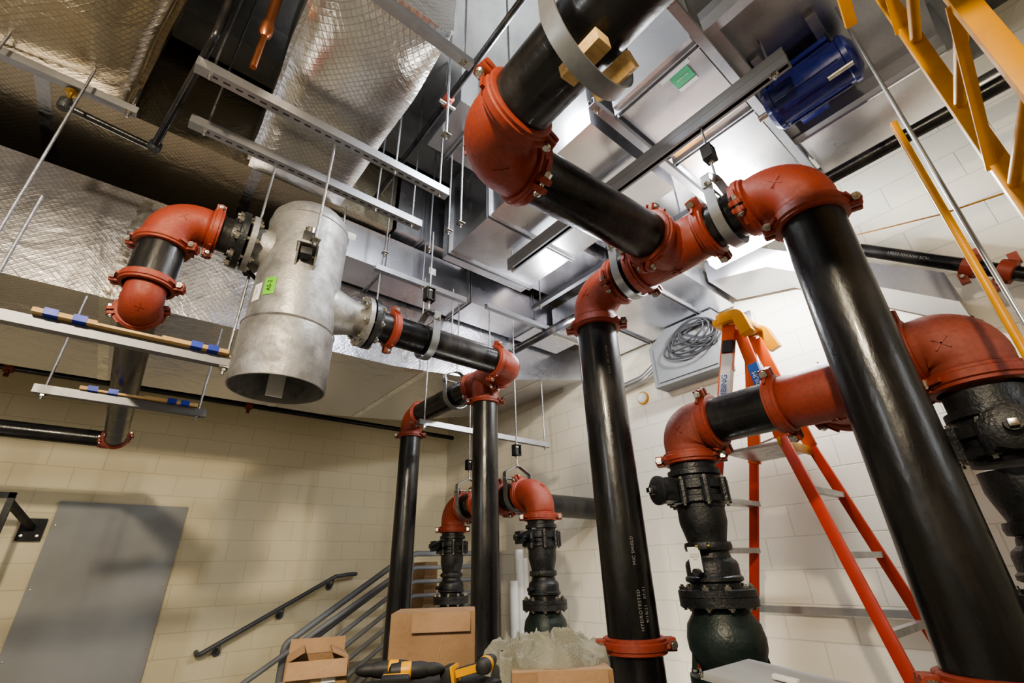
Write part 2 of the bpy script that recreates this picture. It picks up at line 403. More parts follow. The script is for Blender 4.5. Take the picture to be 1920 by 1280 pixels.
# pair header A/B (6 inch)
ZA = 1.19; XA = 1.77
tee((XA,2.43,ZA), (0,1,0), (0,0,-1), R6); elb((XA,2.43-2*E6,ZA), (0,1,0), (-1,0,0), R6)
YE = 2.43-2*E6
cpl((XA,2.43-E6,ZA), (0,1,0), R6, (.3,0,1)); cpl((XA,2.43+E6,ZA), (0,1,0), R6, (.5,0,1)); cpl((XA,2.43,ZA-E6), (0,0,1), R6, (1,-.8,0))
cpl((XA-E6,YE,ZA), (1,0,0), R6, (0,-.4,1))
pipe((XA,2.43,-H), (XA,2.43,ZA-E6), R6, 'black steel riser pipe below an orange-red tee')
pipe((XA,2.43+E6,ZA), (XA,3.5-E6,ZA), R6, 'short black steel pipe between tee and far elbow')
elb((XA,3.5,ZA), (0,-1,0), (0,0,-1), R6); cpl((XA,3.5-E6,ZA), (0,1,0), R6, (.6,0,1)); cpl((XA,3.5,ZA-E6), (0,0,1), R6, (1,-.8,0))
pipe((XA,3.5,-H), (XA,3.5,ZA-E6), R6, 'slim black steel riser pipe near the stair rail')
pipe((.80,YE,ZA), (XA-E6,YE,ZA), R6, 'black steel pipe from grey separator to orange-red elbow')
cpl((.91,YE,ZA), (1,0,0), R6, (0,-.3,1))
# separator inlet side
ZL = 1.42; XLp = -.14; ZD = .985; RD = .066; SD = 1.35*RD
elb((XLp,YE,ZL), (1,0,0), (0,0,-1), R6); cpl((XLp+E6,YE,ZL), (1,0,0), R6, (0,-.2,1)); cpl((XLp,YE,ZL-E6), (0,0,1), R6, (1,-.5,0))
pipe((XLp+E6,YE,ZL), (.115,YE,ZL), R6, 'short black pipe between elbow and flange')
pipe((XLp,YE,ZD+SD), (XLp,YE,ZL-E6), R6, 'short black vertical pipe between two elbows')
cpl((XLp,YE,ZD+SD), (0,0,1), R6*.96, (1,-.3,0))
selb((XLp,YE,ZD), (0,0,1), (0,1,0), RD); cpl((XLp,YE+SD,ZD), (0,1,0), RD, (1,0,.3))
YL2 = 4.4; RL = .055
pipe((XLp,YE+SD,ZD), (XLp,YL2-1.6*.066,ZD-.065), RD, 'long black steel pipe resting on trapeze struts')
cpl((XLp,YL2-1.45*.06,ZD-.065), (0,1,0), .064, (1,0,.3)); selb((XLp,YL2,ZD-.065), (0,-1,0), (-1,0,0), .06)
pipe((XLp-1.45*.06,YL2,ZD-.065), (-3.5,YL2,ZD-.065), RL, 'long thin black steel pipe running beside the block wall')

# near pump header and stacks
XP = 2.15; Y1 = 1.22; Y2 = .128; YM = .55; CZ = .468; ZP = CZ+S8; CZ2 = .53; RG = R8*1.08; ZG = CZ2+1.25*RG
dusty.append(MXY((XP,Y1,ZP), (0,-1,0), (0,0,-1), R8))
tee((XP,YM,ZP), (0,1,0), (1,0,0), R8)
for y in (Y1-S8, YM+E8, YM-E8+.01): cpl((XP,y,ZP), (0,1,0), R8, (-.5,0,1))
cpl((XP,Y2+1.25*RG-.005,ZG), (0,1,0), RG, (-.35,0,1))
pipe((XP,Y2+1.25*RG-.01,ZG), (XP,YM-E8+.01,ZP), R8*.97, 'short black pipe stub behind the thick riser')
pipe((XP,YM+E8,ZP), (XP,Y1-S8,ZP), R8, 'short black pipe stub between elbow and tee')
cpl((XP+E8,YM,ZP), (1,0,0), R8, (0,-1,.5))
pipe((XP+E8,YM,ZP), (3.6,YM,ZP), R8, 'black discharge pipe running into the block wall')
cpl((XP,Y1,CZ), (0,0,1), R8, (.5,-1,0)); cpl((XP,Y2,CZ2), (0,0,1), RG, (.5,-1,0))
# far pump header
XQ = 2.33; Q1 = 2.54; Q2 = 3.68; ZQ = .50; RQ = .096; EQ = 1.82*RQ; QM = (Q1+Q2)/2
elb((XQ,Q1,ZQ), (0,1,0), (0,0,-1), RQ); elb((XQ,Q2,ZQ), (0,-1,0), (0,0,-1), RQ); tee((XQ,QM,ZQ), (0,1,0), (1,0,0), RQ)
for y in (Q1+EQ, QM-EQ, QM+EQ, Q2-EQ): cpl((XQ,y,ZQ), (0,1,0), RQ, (-.6,0,1))
pipe((XQ,Q1+EQ,ZQ), (XQ,QM-EQ,ZQ), RQ, 'black pipe stub in the far pump header')
pipe((XQ,QM+EQ,ZQ), (XQ,Q2-EQ,ZQ), RQ, 'black pipe stub next to the far elbow')
cpl((XQ+EQ,QM,ZQ), (1,0,0), RQ, (0,-1,.5)); pipe((XQ+EQ,QM,ZQ), (3.6,QM,ZQ), RQ, 'dark pipe from far pumps into the block wall')
for y in (Q1, Q2): cpl((XQ,y,ZQ-EQ), (0,0,1), RQ, (1,-.8,0))

place(mk_coupling(), couplings); place(mk_elbow(), elbows); place(mk_tee(), tees); place(mk_elbow(1.45, .02), shorts)
for tm, ms in ((mk_elbow(1.45, .1, M_REDD), dusty), (mk_elbow(1.25, .12, M_REDD), [MXY((XP,Y2,ZG), (0,1,0), (0,0,-1), RG)])):
    for o in place(tm, ms): o['label'] = 'dusty salmon-red domed cast elbow above black valve'; o['group'] = 'dusty salmon-red pipe elbows'

# ------------------------------------------------------------------ VALVE / PUMP STACK (origin at stack axis, z=0 at coupling)
def ring_bolts(t, z, rad, n, ax=(0,0,1), o=(0,0,0), L=.05, r=.009, sub=None):
    Mx = frm(ax); o = V(o)
    for i in range(n):
        a = 2*math.pi*(i+.5)/n; p = o + Mx @ V((rad*math.cos(a), rad*math.sin(a), z)); d = Mx @ V((0,0,1))
        b = t.part('bolt', M_BOLT, sub=sub); cyl(b, p-d*L/2, p+d*L/2, r*.8, 8); hexn(b, p-d*L*.42, p-d*L*.2, r*1.7); hexn(b, p+d*L*.2, p+d*L*.42, r*1.7)
def mk_valve(lever):
    t = Thing('butterfly_valve', 'black butterfly valve with '+('lever handle' if lever else 'gear operator')+' below orange-red elbow', 'valve')
    b = t.part('valve_body', M_BLK)
    lathe(b, (0,0,0), (0,0,-1), [(.106,0),(.106,.055),(.122,.06),(.122,.085),(.105,.09),(.105,.105),(.132,.112),(.132,.15),(.116,.158),(.116,.18),(.132,.186),(.132,.21),(.11,.216),(.11,.232)], 40)
    for i in range(8):
        a = 2*math.pi*(i+.5)/8; cyl(b, (.132*math.cos(a),.132*math.sin(a),-.108), (.132*math.cos(a),.132*math.sin(a),-.214), .02, 10)
    ring_bolts(t, -.161, .134, 8, L=.13)
    b = t.part('gear_operator' if not lever else 'valve_neck', M_BLK)
    if lever:
        cyl(b, (.11,0,-.15), (.2,0,-.15), .03, 16); box(b, (.2,0,-.15), (.03,.09,.09), None, .008)
        b = t.part('lever_handle', M_BLK); beam(b, (.215,0,-.15), (.225,.26,-.11), .04, .015, bev=.004); cyl(b, (.2,0,-.15), (.24,0,-.15), .022, 12)
    else:
        cyl(b, (.1,0,-.16), (.17,0,-.16), .04, 20); box(b, (.18,0,-.155), (.07,.11,.11), None, .015)
        lathe(b, (.16,0,-.155), (1,0,0), [(.06,0),(.06,.06),(.045,.07)], 24)
        b = t.part('position_disc', M_BLK); lathe(b, (.215,0,-.155), (1,0,0), [(.066,0),(.066,.012),(.05,.02),(.02,.024),(.02,.05),(0,.05)], 28)
        b = t.part('square_nut', M_BOLT); box(b, (.27,0,-.155), (.02,.022,.022), None, .003)
    return t.done(True)
def mk_reducer():
    t = Thing('pipe_reducer', 'black tapered reducer with clamp collar under the valve', 'pipe reducer', 'black tapered pipe reducers')
    b = t.part('reducer_cone', M_BLK); lathe(b, (0,0,-.233), (0,0,-1), [(.106,0),(.106,.06),(.1,.085),(.086,.14),(.084,.15),(.084,.19)], 36)
    b = t.part('clamp_collar', M_BLK); lathe(b, (0,0,-.378), (0,0,-1), [(.084,0),(.1,.003),(.104,.02),(.1,.037),(.084,.04)], 36)
    box(b, (-.115,0,-.398), (.05,.04,.03), None, .005); box(b, (.115,0,-.398), (.05,.04,.03), None, .005)
    b = t.part('bolt', M_BRASS); cyl(b, (-.13,-.03,-.398), (-.13,.03,-.398), .006, 8)
    return t.done(True)
def mk_check():
    t = Thing('check_valve', 'black check valve with bolted lower flange', 'valve', 'black check valves')
    b = t.part('valve_body', M_BLK)
    lathe(b, (0,0,-.424), (0,0,-1), [(.086,0),(.09,.02),(.108,.035),(.113,.05),(.113,.09),(.122,.098),(.122,.112),(.105,.12),(.105,.14),(.163,.146),(.163,.172)], 40)
    box(b, (.1,.0,-.47), (.05,.06,.05), None, .01); cyl(b, (-.1,.05,-.5), (-.15,.07,-.5), .016, 10)
    ring_bolts(t, -.598, .142, 10, L=.1)
    return t.done(True)
def mk_pump():
    t = Thing('circulation_pump', 'dark green inline circulation pump under black flange', 'pump', 'dark green circulation pumps')
    b = t.part('pump_flange', M_BLK); lathe(b, (0,0,-.598), (0,0,-1), [(.163,0),(.163,.035),(.11,.042)], 40)
    b = t.part('pump_barrel', M_GRN)
    lathe(b, (0,0,-.64), (0,0,-1), [(.115,0),(.12,.02),(.148,.06),(.158,.11),(.155,.15),(.14,.19),(.122,.215),(.118,.235),(.17,.24),(.17,.275),(.12,.285)], 40)
    for i in range(4):
        a = math.pi/4+i*math.pi/2; beam(b, (.11*math.cos(a),.11*math.sin(a),-.66), (.15*math.cos(a),.15*math.sin(a),-.86), .012, .02, up=(math.cos(a),math.sin(a),0))
    ring_bolts(t, -.895, .148, 8, L=.07)
    b = t.part('pump_casing', M_GRN)
    lathe(b, (0,0,-.925), (0,0,-1), [(.15,0),(.2,.06),(.24,.2),(.24,.3),(.2,.42),(.12,.5)], 36)
    box(b, (.2,0,-1.1), (.3,.24,.24), None, .03)
    b = t.part('pump_base', M_FLOOR); lathe(b, (0,0,-1.42), (0,0,-1), [(.3,0),(.3,.495)], 4, phase=math.pi/4)
    b = t.part('motor', M_GRN); lathe(b, (.34,0,-1.1), (1,0,0), [(.12,0),(.14,.03),(.14,.3),(.11,.34)], 28)
    return t.done(True)
v1 = mk_valve(False); v2 = mk_valve(True); rd = mk_reducer(); ck = mk_check(); pm = mk_pump()
def RZ(x, y, z, a, s=1.): return Matrix.Translation((x,y,z)) @ Matrix.Rotation(math.radians(a), 4, 'Z') @ Matrix.Scale(s, 4)
QZ = ZQ-EQ; SQ = .89
v1.matrix_world = RZ(XP,Y1,CZ,160); c = clone(v1, RZ(XP,Y2,CZ+.02,190), 'black butterfly valve with gear operator and square nut')
v2.matrix_world = RZ(XQ,Q1,QZ,170,SQ); c = clone(v2, RZ(XQ,Q2,QZ,175,SQ)); v2['group'] = c['group'] = 'black lever butterfly valves'
v2['label'] = c['label'] = 'black butterfly valve with lever handle under orange-red elbow'
for tm, an in ((rd, 20), (ck, 30), (pm, 0)):
    L4 = place(tm, [RZ(XP,Y1,CZ,an), RZ(XP,Y2,CZ,an), RZ(XQ,Q1,QZ,an,SQ), RZ(XQ,Q2,QZ,an,SQ)])
    for o in L4[2:]:
        for k in o.children:
            if k.name.startswith('pump_base'): k.scale.z = (H+QZ)/SQ/1.915
t = Thing('paper_tag', 'white paper tag wired to the black check valve', 'tag')
b = t.part('tag_sheet', M_WHITE); d = V((-.88,-.48,0)).normalized(); sx = V((.48,-.88,0)).normalized()
pc = V((XP,Y1,CZ-.45)) + d*.126 + sx*(-.06)
Mt = Matrix((sx, V((0,0,1)), -d)).transposed(); box(b, pc, (.05,.10,.002), Mt)
b = t.part('tag_print', M_BTXT); text_into(b, 'DO NOT\nREMOVE\nTAG', .010, pc+V((0,0,.01)), sx, d)
t.done()

# ------------------------------------------------------------------ SEPARATOR
SX, SY = .41, YE; t = Thing('air_separator', 'large grey steel air separator vessel with open bottom skirt', 'air separator')
b = t.part('vessel_shell', M_STEEL)
lathe(b, (SX,SY,0), (0,0,1), [(.192,.735),(.198,.735),(.2,.74),(.2,1.0),(.196,1.012),(.19,1.02),(.19,1.61),(.184,1.65),(.16,1.685),(.1,1.70),(0,1.705)], 64, cap=False)
lathe(b, (SX,SY,0), (0,0,1), [(.192,.735),(.186,1.02),(.12,1.08),(0,1.10)], 64, cap=False)
for z, r in ((1.015,.198),(1.60,.1885)):
    wb = t.part('weld_seam', M_STEEL); lathe(wb, (SX,SY,z-.005), (0,0,1), [(r,0),(r+.005,.005),(r,.01)], 64, cap=False)
b = t.part('outlet_nozzle', M_STEEL)
lathe(b, (SX+.12,SY,ZA), (1,0,0), [(.13,0),(.125,.05),(.1,.12),(.086,.18),(.084,.215)], 36)
b = t.part('inlet_nozzle', M_STEEL)
lathe(b, (SX-.1,SY,ZL), (-1,0,0), [(.11,0),(.105,.05),(.09,.11),(.084,.14)], 36)
b = t.part('flange', M_STEEL); lathe(b, (SX+.325,SY,ZA), (1,0,0), [(.09,0),(.135,.004),(.135,.028),(.09,.032)], 36)
b = t.part('flange', M_STEEL); lathe(b, (.175,SY,ZL), (-1,0,0), [(.09,0),(.135,.004),(.135,.028),(.09,.032)], 36)
b = t.part('inner_plate', M_WHITE, 'pale plate standing inside the skirt'); bx(b, SX-.03, SX+.04, SY+.06, SY+.068, .725, 1.0)
lugs = [(-101, 1.36), (160, 1.36), (40, 1.36)]
for a, z in lugs:
    a = math.radians(a); dd = V((math.cos(a), math.sin(a), 0)); p = V((SX,SY,z))+dd*.22
    b = t.part('support_lug', M_STEEL); box(b, p, (.1,.09,.012), frm((0,0,1), dd))
    side = V((-dd.y, dd.x, 0))
    for s in (1,-1): prism(b, [p+side*s*.04-dd*.04+V((0,0,-.006)), p+side*s*.04+dd*.045+V((0,0,-.006)), p+side*s*.04-dd*.04+V((0,0,-.09))], side*.008)
    b = t.part('isolator_block', M_RUB); q = p+dd*.01; box(b, q+V((0,0,.04)), (.055,.055,.06), frm((0,0,1), dd), .006); box(b, q+V((0,0,-.035)), (.05,.05,.04), frm((0,0,1), dd), .006)
    b = t.part('isolator_cup', M_BOLT); cyl(b, q+V((0,0,.07)), q+V((0,0,.10)), .024, 18)
th = math.radians(-150)
for nm, mt, zz, w, h2, aoff in (('approval_tag', M_LIME, 1.16, .055, .09, 12), ('rating_label', M_WHITE, 1.14, .05, .09, -8)):
    b = t.part(nm, mt); a0 = th+math.radians(aoff); K = 8
    c0 = [[b.verts.new(V((SX,SY,zz-h2/2+j*h2))+V((math.cos(a0+(i/K-.5)*w/.19), math.sin(a0+(i/K-.5)*w/.19),0))*.1925) for i in range(K+1)] for j in (0,1)]
    for i in range(K): b.faces.new([c0[0][i], c0[0][i+1], c0[1][i+1], c0[1][i]])
b = t.part('tag_lettering', M_BTXT)
a0 = th+math.radians(12); text_into(b, 'AS-2', .03, V((SX,SY,1.16)), V((0,0,1)), V((math.cos(a0),math.sin(a0),0)), .193)
b = t.part('label_print', M_BTXT); a0 = th-math.radians(8); text_into(b, 'AIR SEPARATOR\n150 PSI', .007, V((SX,SY,1.14)), V((0,0,1)), V((math.cos(a0),math.sin(a0),0)), .193)
t.done()
for x, ax, z in ((.79, 1, ZA), (.115, -1, ZL)):
    t = Thing('pipe_flange', 'black bolted pipe flange against the steel separator flange', 'pipe flange', 'black bolted pipe flanges')
    b = t.part('flange_plate', M_BLK); x0 = x-ax*.02
    lathe(b, (x0,SY,z), (ax,0,0), [(.1,0),(.137,.002),(.137,.03),(.1,.034),(.095,.06),(R6,.062)], 40)
    ring_bolts(t, 0, .117, 8, ax=(ax,0,0), o=(x0,SY,z), L=.11, r=.011)
    t.done()

# ------------------------------------------------------------------ STRUTS, RODS, HANGERS
CS = [(-.0205,-.0205),(.0205,-.0205),(.0205,-.009),(.018,-.009),(.018,-.018),(-.018,-.018),(-.018,.018),(.018,.018),(.018,.009),(.0205,.009),(.0205,.0205),(-.0205,.0205)]
def strut(p0, p1, label, up=(0,0,1), sc=1., double=False, group=None, m=None):
    t = Thing('strut_channel', label, 'strut channel', group); b = t.part('channel', m or M_STRUT, ang=20)
    sweep(b, [p0, p1], 1, sect=[(u*sc, w*sc) for u, w in CS], nrm=up)
    if double:
        b = t.part('channel', m or M_STRUT, ang=20); sweep(b, [V(p0)-V(up)*.042*sc, V(p1)-V(up)*.042*sc], 1, sect=[(-u*sc, w*sc) for u, w in CS], nrm=up)
    elif sc > 1.2:
        p0 = V(p0); p1 = V(p1); d = (p1-p0).normalized(); L = (p1-p0).length; k = .06
        s = V(up).cross(d).normalized()
        while k < L-.05:
            vs = [b.verts.new(p0+d*(k+a)-V(up)*(.0206*sc)+s*w2) for a, w2 in ((0,-.005),(.028,-.005),(.028,.005),(0,.005))]
            f = b.faces.new(vs); f.material_index = 1; k += .05
    return t.done()
def rods(pts, z0s, z1, grp, label='thin zinc threaded rod with nuts hanging from above'):
    for (x, y), z0 in zip(pts, z0s):
        t = Thing('threaded_rod', label, 'threaded rod', grp)
        b = t.part('rod', M_ROD); cyl(b, (x,y,z0), (x,y,z1), .006, 10)
        b = t.part('nut', M_BOLT); hexn(b, (x,y,z0+.015), (x,y,z0+.027), .013)
        b = t.part('square_washer', M_BOLT); box(b, (x,y,z0+.03), (.04,.04,.005)); t.done()
strut((-.24,1.8,2.0), (1.03,1.8,2.0), 'galvanized strut channel hung below foil duct', sc=1.25)
strut((-.22,2.14,2.0), (1.04,2.14,2.0), 'galvanized strut channel beside its twin below foil duct', sc=1.25)
rods([(-.18,1.8),(.70,1.8),(.98,1.8),(-.15,2.14),(.74,2.14),(.98,2.14)], [1.95]*6, ZC, 'ceiling rods at the twin struts')
rods([(.38,1.83),(.18,2.16),(.60,2.25)], [1.33]*3, 2.0, 'rods carrying the separator')
def isolator(t, x, y, z):
    b = t.part('vibration_isolator', M_RUB, 'black boxed vibration isolator')
    for s in (1,-1): box(b, (x+s*.026,y,z), (.006,.05,.085))
    box(b, (x,y,z+.04), (.058,.05,.006)); box(b, (x,y,z-.04), (.058,.05,.006)); cyl(b, (x,y,z-.035), (x,y,z+.02), .02, 14)
    b = t.part('washer', M_BOLT); cyl(b, (x,y,z+.02), (x,y,z+.03), .022, 14); hexn(b, (x,y,z+.045), (x,y,z+.057), .013); hexn(b, (x,y,z-.057), (x,y,z-.045), .013)
def hanger(p, ax, r, ztop, ziso, label, wide=1.12, drop=0., sw=.045):
    """clevis hanger round a horizontal pipe with direction ax"""
    t = Thing('pipe_hanger', label, 'pipe hanger'); p = V(p); ax = V(ax).normalized(); s = V((0,0,1)).cross(ax).normalized(); up = V((0,0,1))
    R = r*wide+.004; b = t.part('strap', M_STRAP); pts = [p+s*R+up*(r*1.35)]
    for i in range(19):
        a = -math.pi*i/18; pts.append(p - up*drop + s*R*math.cos(a) + up*R*math.sin(a))
    pts.append(p-s*R+up*(r*1.35)); sweep(b, pts, 1, sect=[(-sw/2,-.003),(sw/2,-.003),(sw/2,.003),(-sw/2,.003)], nrm=ax)
    b = t.part('yoke', M_STRAP)
    k = R+.005
    sweep(b, rnd([p+s*k+up*r*1.05, p+s*k+up*r*1.7, p+s*.02+up*r*2.25, p-s*.02+up*r*2.25, p-s*k+up*r*1.7, p-s*k+up*r*1.05], .02, 3), 1, sect=[(-sw/2.3,-.003),(sw/2.3,-.003),(sw/2.3,.003),(-sw/2.3,.003)], nrm=ax)
    b = t.part('cross_bolt', M_BOLT); cyl(b, p-s*(k+.02)+up*r*1.2, p+s*(k+.02)+up*r*1.2, .006, 10); hexn(b, p+s*(k+.003)+up*r*1.2, p+s*(k+.015)+up*r*1.2, .012); hexn(b, p-s*(k+.015)+up*r*1.2, p-s*(k+.003)+up*r*1.2, .012)
    b = t.part('rod', M_ROD); cyl(b, p+up*r*2.1, (p.x,p.y,ztop), .006, 10)
    b = t.part('nut', M_BOLT); hexn(b, p+up*r*2.27, p+up*(r*2.27+.014), .013)
    if ziso: isolator(t, p.x, p.y, ziso)
    t.done()
hanger((XH,.61,ZH), (0,1,0), R8, 2.05, 1.80, 'grey strap hanger with black isolator around header stub', 1.2)
hanger((XH,1.16,ZH), (0,1,0), R8, 2.05, 1.80, 'grey strap hanger beside the orange-red corner elbow', 1.2)
hanger((.655,.43,1.315), (0,1,0), R8, ZC, 1.8, 'wide grey strap hanger with wood blocks on overhead pipe', 1.4, .06, .05)
hanger((1.13,YE,ZA), (1,0,0), R6, 1.98, 1.50, 'grey strap hanger with black isolator on separator outlet pipe', 1.25)
hanger((XA,2.80,ZA), (0,1,0), R6, 1.98, None, 'grey strap hanger on far header pipe', 1.2)
hanger((XQ,Q1+.24,ZQ), (0,1,0), RQ, 1.98, .84, 'grey strap hanger with black isolator above far elbow', 1.2)
hanger((XQ,Q2-.24,ZQ), (0,1,0), RQ, 1.53, .84, 'grey strap hanger with black isolator near stair landing', 1.2)
for c, rot in (((.745,.43,1.20), .75), ((.625,.43,1.165), -.15)):
    t = Thing('wood_block', 'small pine block wedged between pipe and strap', 'wood block', 'pine wedges in the strap hanger'); b = t.part('wood_block', M_WOOD)
    box(b, c, (.05,.13,.04), Matrix.Rotation(rot, 3, 'Y'), .002); t.done()
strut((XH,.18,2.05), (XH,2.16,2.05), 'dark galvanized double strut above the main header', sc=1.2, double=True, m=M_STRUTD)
strut((1.2,.4,2.15), (2.85,.4,2.15), 'galvanized strut under the air handler'); strut((1.35,.93,2.15), (2.85,.93,2.15), 'galvanized strut along the air handler edge')
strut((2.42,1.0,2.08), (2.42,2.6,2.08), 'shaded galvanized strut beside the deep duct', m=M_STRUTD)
rods([(1.25,.4),(2.8,.4),(1.4,.93),(2.8,.93),(1.8,.25),(1.8,2.13),(2.42,1.1),(2.42,2.5)], [2.1]*4+[1.95]*2+[2.03,2.03], ZC, 'ceiling rods at the air handler')
strut((1.57,3.0,1.0), (2.9,3.0,1.0), 'galvanized strut carrying hanger rods over far pumps'); strut((1.9,2.6,1.93), (3.0,2.6,1.93), 'galvanized strut below silver duct')
strut((.95,2.6,1.9), (1.7,2.6,1.9), 'short galvanized strut under silver duct')
rods([(1.62,3.0),(2.85,3.0)], [.95]*2, 1.6, 'rods at the far pump strut')
rods([(1.0,2.62),(1.35,2.62),(1.6,2.62),(1.95,2.62)], [1.5,1.3,1.4,1.2], 1.98, 'loose rods below the silver duct')
rods([(1.1,1.75),(1.14,1.95),(1.2,2.3),(.95,2.45),(1.32,2.6),(.78,1.4),(.95,1.1)], [1.75,1.85,1.95,1.9,1.85,1.9,2.0], ZC, 'long rods in the ceiling gap')
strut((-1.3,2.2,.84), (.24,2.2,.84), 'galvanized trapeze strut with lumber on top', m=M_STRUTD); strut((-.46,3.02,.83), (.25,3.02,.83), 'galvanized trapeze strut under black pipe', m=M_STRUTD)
rods([(.2,2.2),(-.55,2.2),(.21,3.02),(-.42,3.02)], [.785]*4, 1.36, 'rods of the pipe trapeze')
rods([(-.62,2.26),(-.9,2.26)], [.9,1.1], 2.3, 'rods beside the foil duct')
for y, x0, x1, z in ((2.165,-.42,.2,.874),(2.225,-.38,.22,.874),(3.0,-.3,.2,.864)):
    t = Thing('lumber_board', 'pine lumber strip wrapped with blue tape on strut', 'lumber', 'pine strips on the trapeze struts')
    b = t.part('board', M_WOOD)
    xs = (x0, XLp-.1, XLp+.1, x1)
    bx(b, xs[0], xs[1], y-.02, y+.02, z-.012, z+.006, .002); bx(b, xs[2], xs[3], y-.02, y+.02, z-.012, z+.006, .002); bx(b, xs[1]-.001, xs[2]+.001, y-.02, y+.02, z-.012, z-.002)
    for xt in (x0+.05, x0+.13, x1-.12, x1-.06):
        b = t.part('tape_wrap', M_TAPE); bx(b, xt-.02, xt+.02, y-.022, y+.022, z-.013, z+.012)
    t.done()

# ------------------------------------------------------------------ DUCTS
def tsub(b, cuts): bmesh.ops.subdivide_edges(b, edges=b.edges[:], cuts=cuts, use_grid_fill=True)
def pillow(label, x0, x1, y0, y1, z0, z1, sag, m, skew=0, seed=0):
    t = Thing('insulated_duct', label, 'duct'); b = t.part('insulated_duct', m, ang=60); bx(b, x0, x1, y0, y1, z0, z1); tsub(b, 35)
    cx, cy = (x0+x1)/2, (y0+y1)/2
    for v in b.verts:
        u = (v.co.x-cx)/((x1-x0)/2); w = (v.co.y-cy)/((y1-y0)/2); h = (v.co.z-z0)/(z1-z0)
        e = max(0, 1-u**4)*max(0, 1-w**6); q = V((v.co.x*3+seed, v.co.y*3, v.co.z*3))
        if h < .5: v.co.z -= sag*e*(1-h)
        if abs(u) > .98 and h < .08: v.co.z += .03; v.co.x -= .025*math.copysign(1, u)
        v.co += V((noise.noise(q), noise.noise(q+V((7,3,1))), noise.noise(q+V((1,9,4)))))*.018
        v.co.x += skew*(v.co.y-cy)
    return t.done()
pillow('foil-wrapped insulated duct with bulging underside', .06, .64, 1.12, 2.5, 2.2, 2.75, .06, M_FOILD)
pillow('wide foil-wrapped duct with sagging insulation near ceiling', -1.8, -.33, .85, 2.5, 2.2, 2.8, .10, M_FOILA, -.2, 5)
strut((-1.6,2.36,2.10), (-.44,2.36,2.10), 'galvanized strut under the wide foil duct'); rods([(-.47,2.36),(-1.1,2.36)], [2.05]*2, ZC, 'rods of the wide foil duct')
strut((.0,1.14,2.13), (.75,1.14,2.13), 'galvanized strut under the end of foil duct'); rods([(.03,1.14),(.71,1.14)], [2.08]*2, ZC, 'rods of the narrow foil duct')
def foilduct(label, poly, y0, y1, m, seams, under=()):
    t = Thing('insulated_duct', label, 'duct'); b = t.part('duct_wrap', m, ang=40); prism(b, [(x,y0,z) for x, z in poly], (0,y1-y0,0))
    for x, z0, z1 in seams:
        b = t.part('foil_tape', M_TAPEF, 'shiny foil tape seam'); bx(b, x-.03, x+.03, y0-.003, y0, z0+.02, z1-.02)
    for xa, za, xb, zb in under:
        b = t.part('foil_tape', M_TAPEF, 'shiny foil tape seam')
        prism(b, [(xa,y0,za-.003),(xb,y0,zb-.003),(xb,y0,zb),(xa,y0,za)], (0,y1-y0,0))
    return t.done()
foilduct('long silver foil-insulated main duct with tapered underside', [(-3.3,1.36),(1.35,1.42),(2.2,1.50),(3.5,1.80),(3.5,2.12),(-3.3,2.12)], 3.06, 4.55, M_FOIL,
   [(-1.6,1.36,2.12),(-.35,1.38,2.12),(.85,1.42,2.12),(1.45,1.45,2.12),(2.2,1.52,2.12)], [(.82,1.4132,.88,1.4139),(1.62,1.445,1.68,1.451),(2.3,1.523,2.36,1.537),(-.38,1.3977,-.32,1.3985),(2.9,1.6615,2.96,1.675)])
foilduct('dark shaded foil-insulated duct above the main duct', [(-3.3,2.30),(1.05,2.30),(1.05,3.0),(-3.3,3.0)], 2.62, 4.4, M_FOILA, [], [(-.9,2.30,-.84,2.30),(.1,2.30,.16,2.30)])
def gduct(label, x0, x1, y0, y1, z0, z1, axis, joints, m=M_GALV, name='sheet_metal_duct'):
    t = Thing(name, label, 'duct'); b = t.part('duct_body', m, ang=20); bx(b, x0, x1, y0, y1, z0, z1)
    f = .018
    for j in joints:
        b = t.part('joint_flange', M_STRUT)
        for o in (-.012, .012):
            if axis == 'x': 
                for (a0,a1,c0,c1) in ((y0-f,y0,z0-f,z1+f),(y1,y1+f,z0-f,z1+f),(y0,y1,z0-f,z0),(y0,y1,z1,z1+f)): bx(b, j+o-.003, j+o+.003, a0, a1, c0, c1)
            else:
                for (a0,a1,c0,c1) in ((x0-f,x0,z0-f,z1+f),(x1,x1+f,z0-f,z1+f),(x0,x1,z0-f,z0),(x0,x1,z1,z1+f)): bx(b, a0, a1, j+o-.003, j+o+.003, c0, c1)
    return t
t = gduct('bare galvanized duct with slip joints in front of foil duct', .62, 3.1, 2.70, 3.02, 1.98, 2.28, 'x', [1.05,1.8,2.5])
b = t.part('paper_label', M_WHITE); bx(b, 1.42, 1.48, 2.697, 2.699, 2.1, 2.16); b = t.part('paper_label', M_WHITE); bx(b, .74, .82, 2.697, 2.699, 2.12, 2.18); t.done()
gduct('deep galvanized duct crossing above the header', 1.42, 2.2, 1.0, 2.5, 2.12, 2.85, 'y', [1.35,1.9,2.4]).done()
gduct('galvanized branch duct between ceiling ducts', .95, 1.4, 1.55, 1.95, 2.5, 2.85, 'x', [1.1]).done()
gduct('tall galvanized plenum beside the foil duct', 1.08, 1.75, 2.62, 3.3, 2.32, 2.95, 'x', [1.3]).done()
gduct('low galvanized duct along the block wall', 2.72, 3.55, 1.35, 2.66, 1.92, 2.2, 'y', [1.6,2.2]).done()
gduct('upper galvanized duct beside the air handler', 2.25, 2.9, .95, 1.9, 2.42, 2.9, 'y', [1.5]).done()
gduct('far galvanized duct above the low wall duct', 2.25, 3.55, 1.95, 2.62, 2.32, 2.8, 'x', [2.7,3.2]).done()
t = Thing('sheet_metal_duct', 'sloping flat galvanized chute along the block wall', 'duct'); b = t.part('duct_body', M_GALVD)
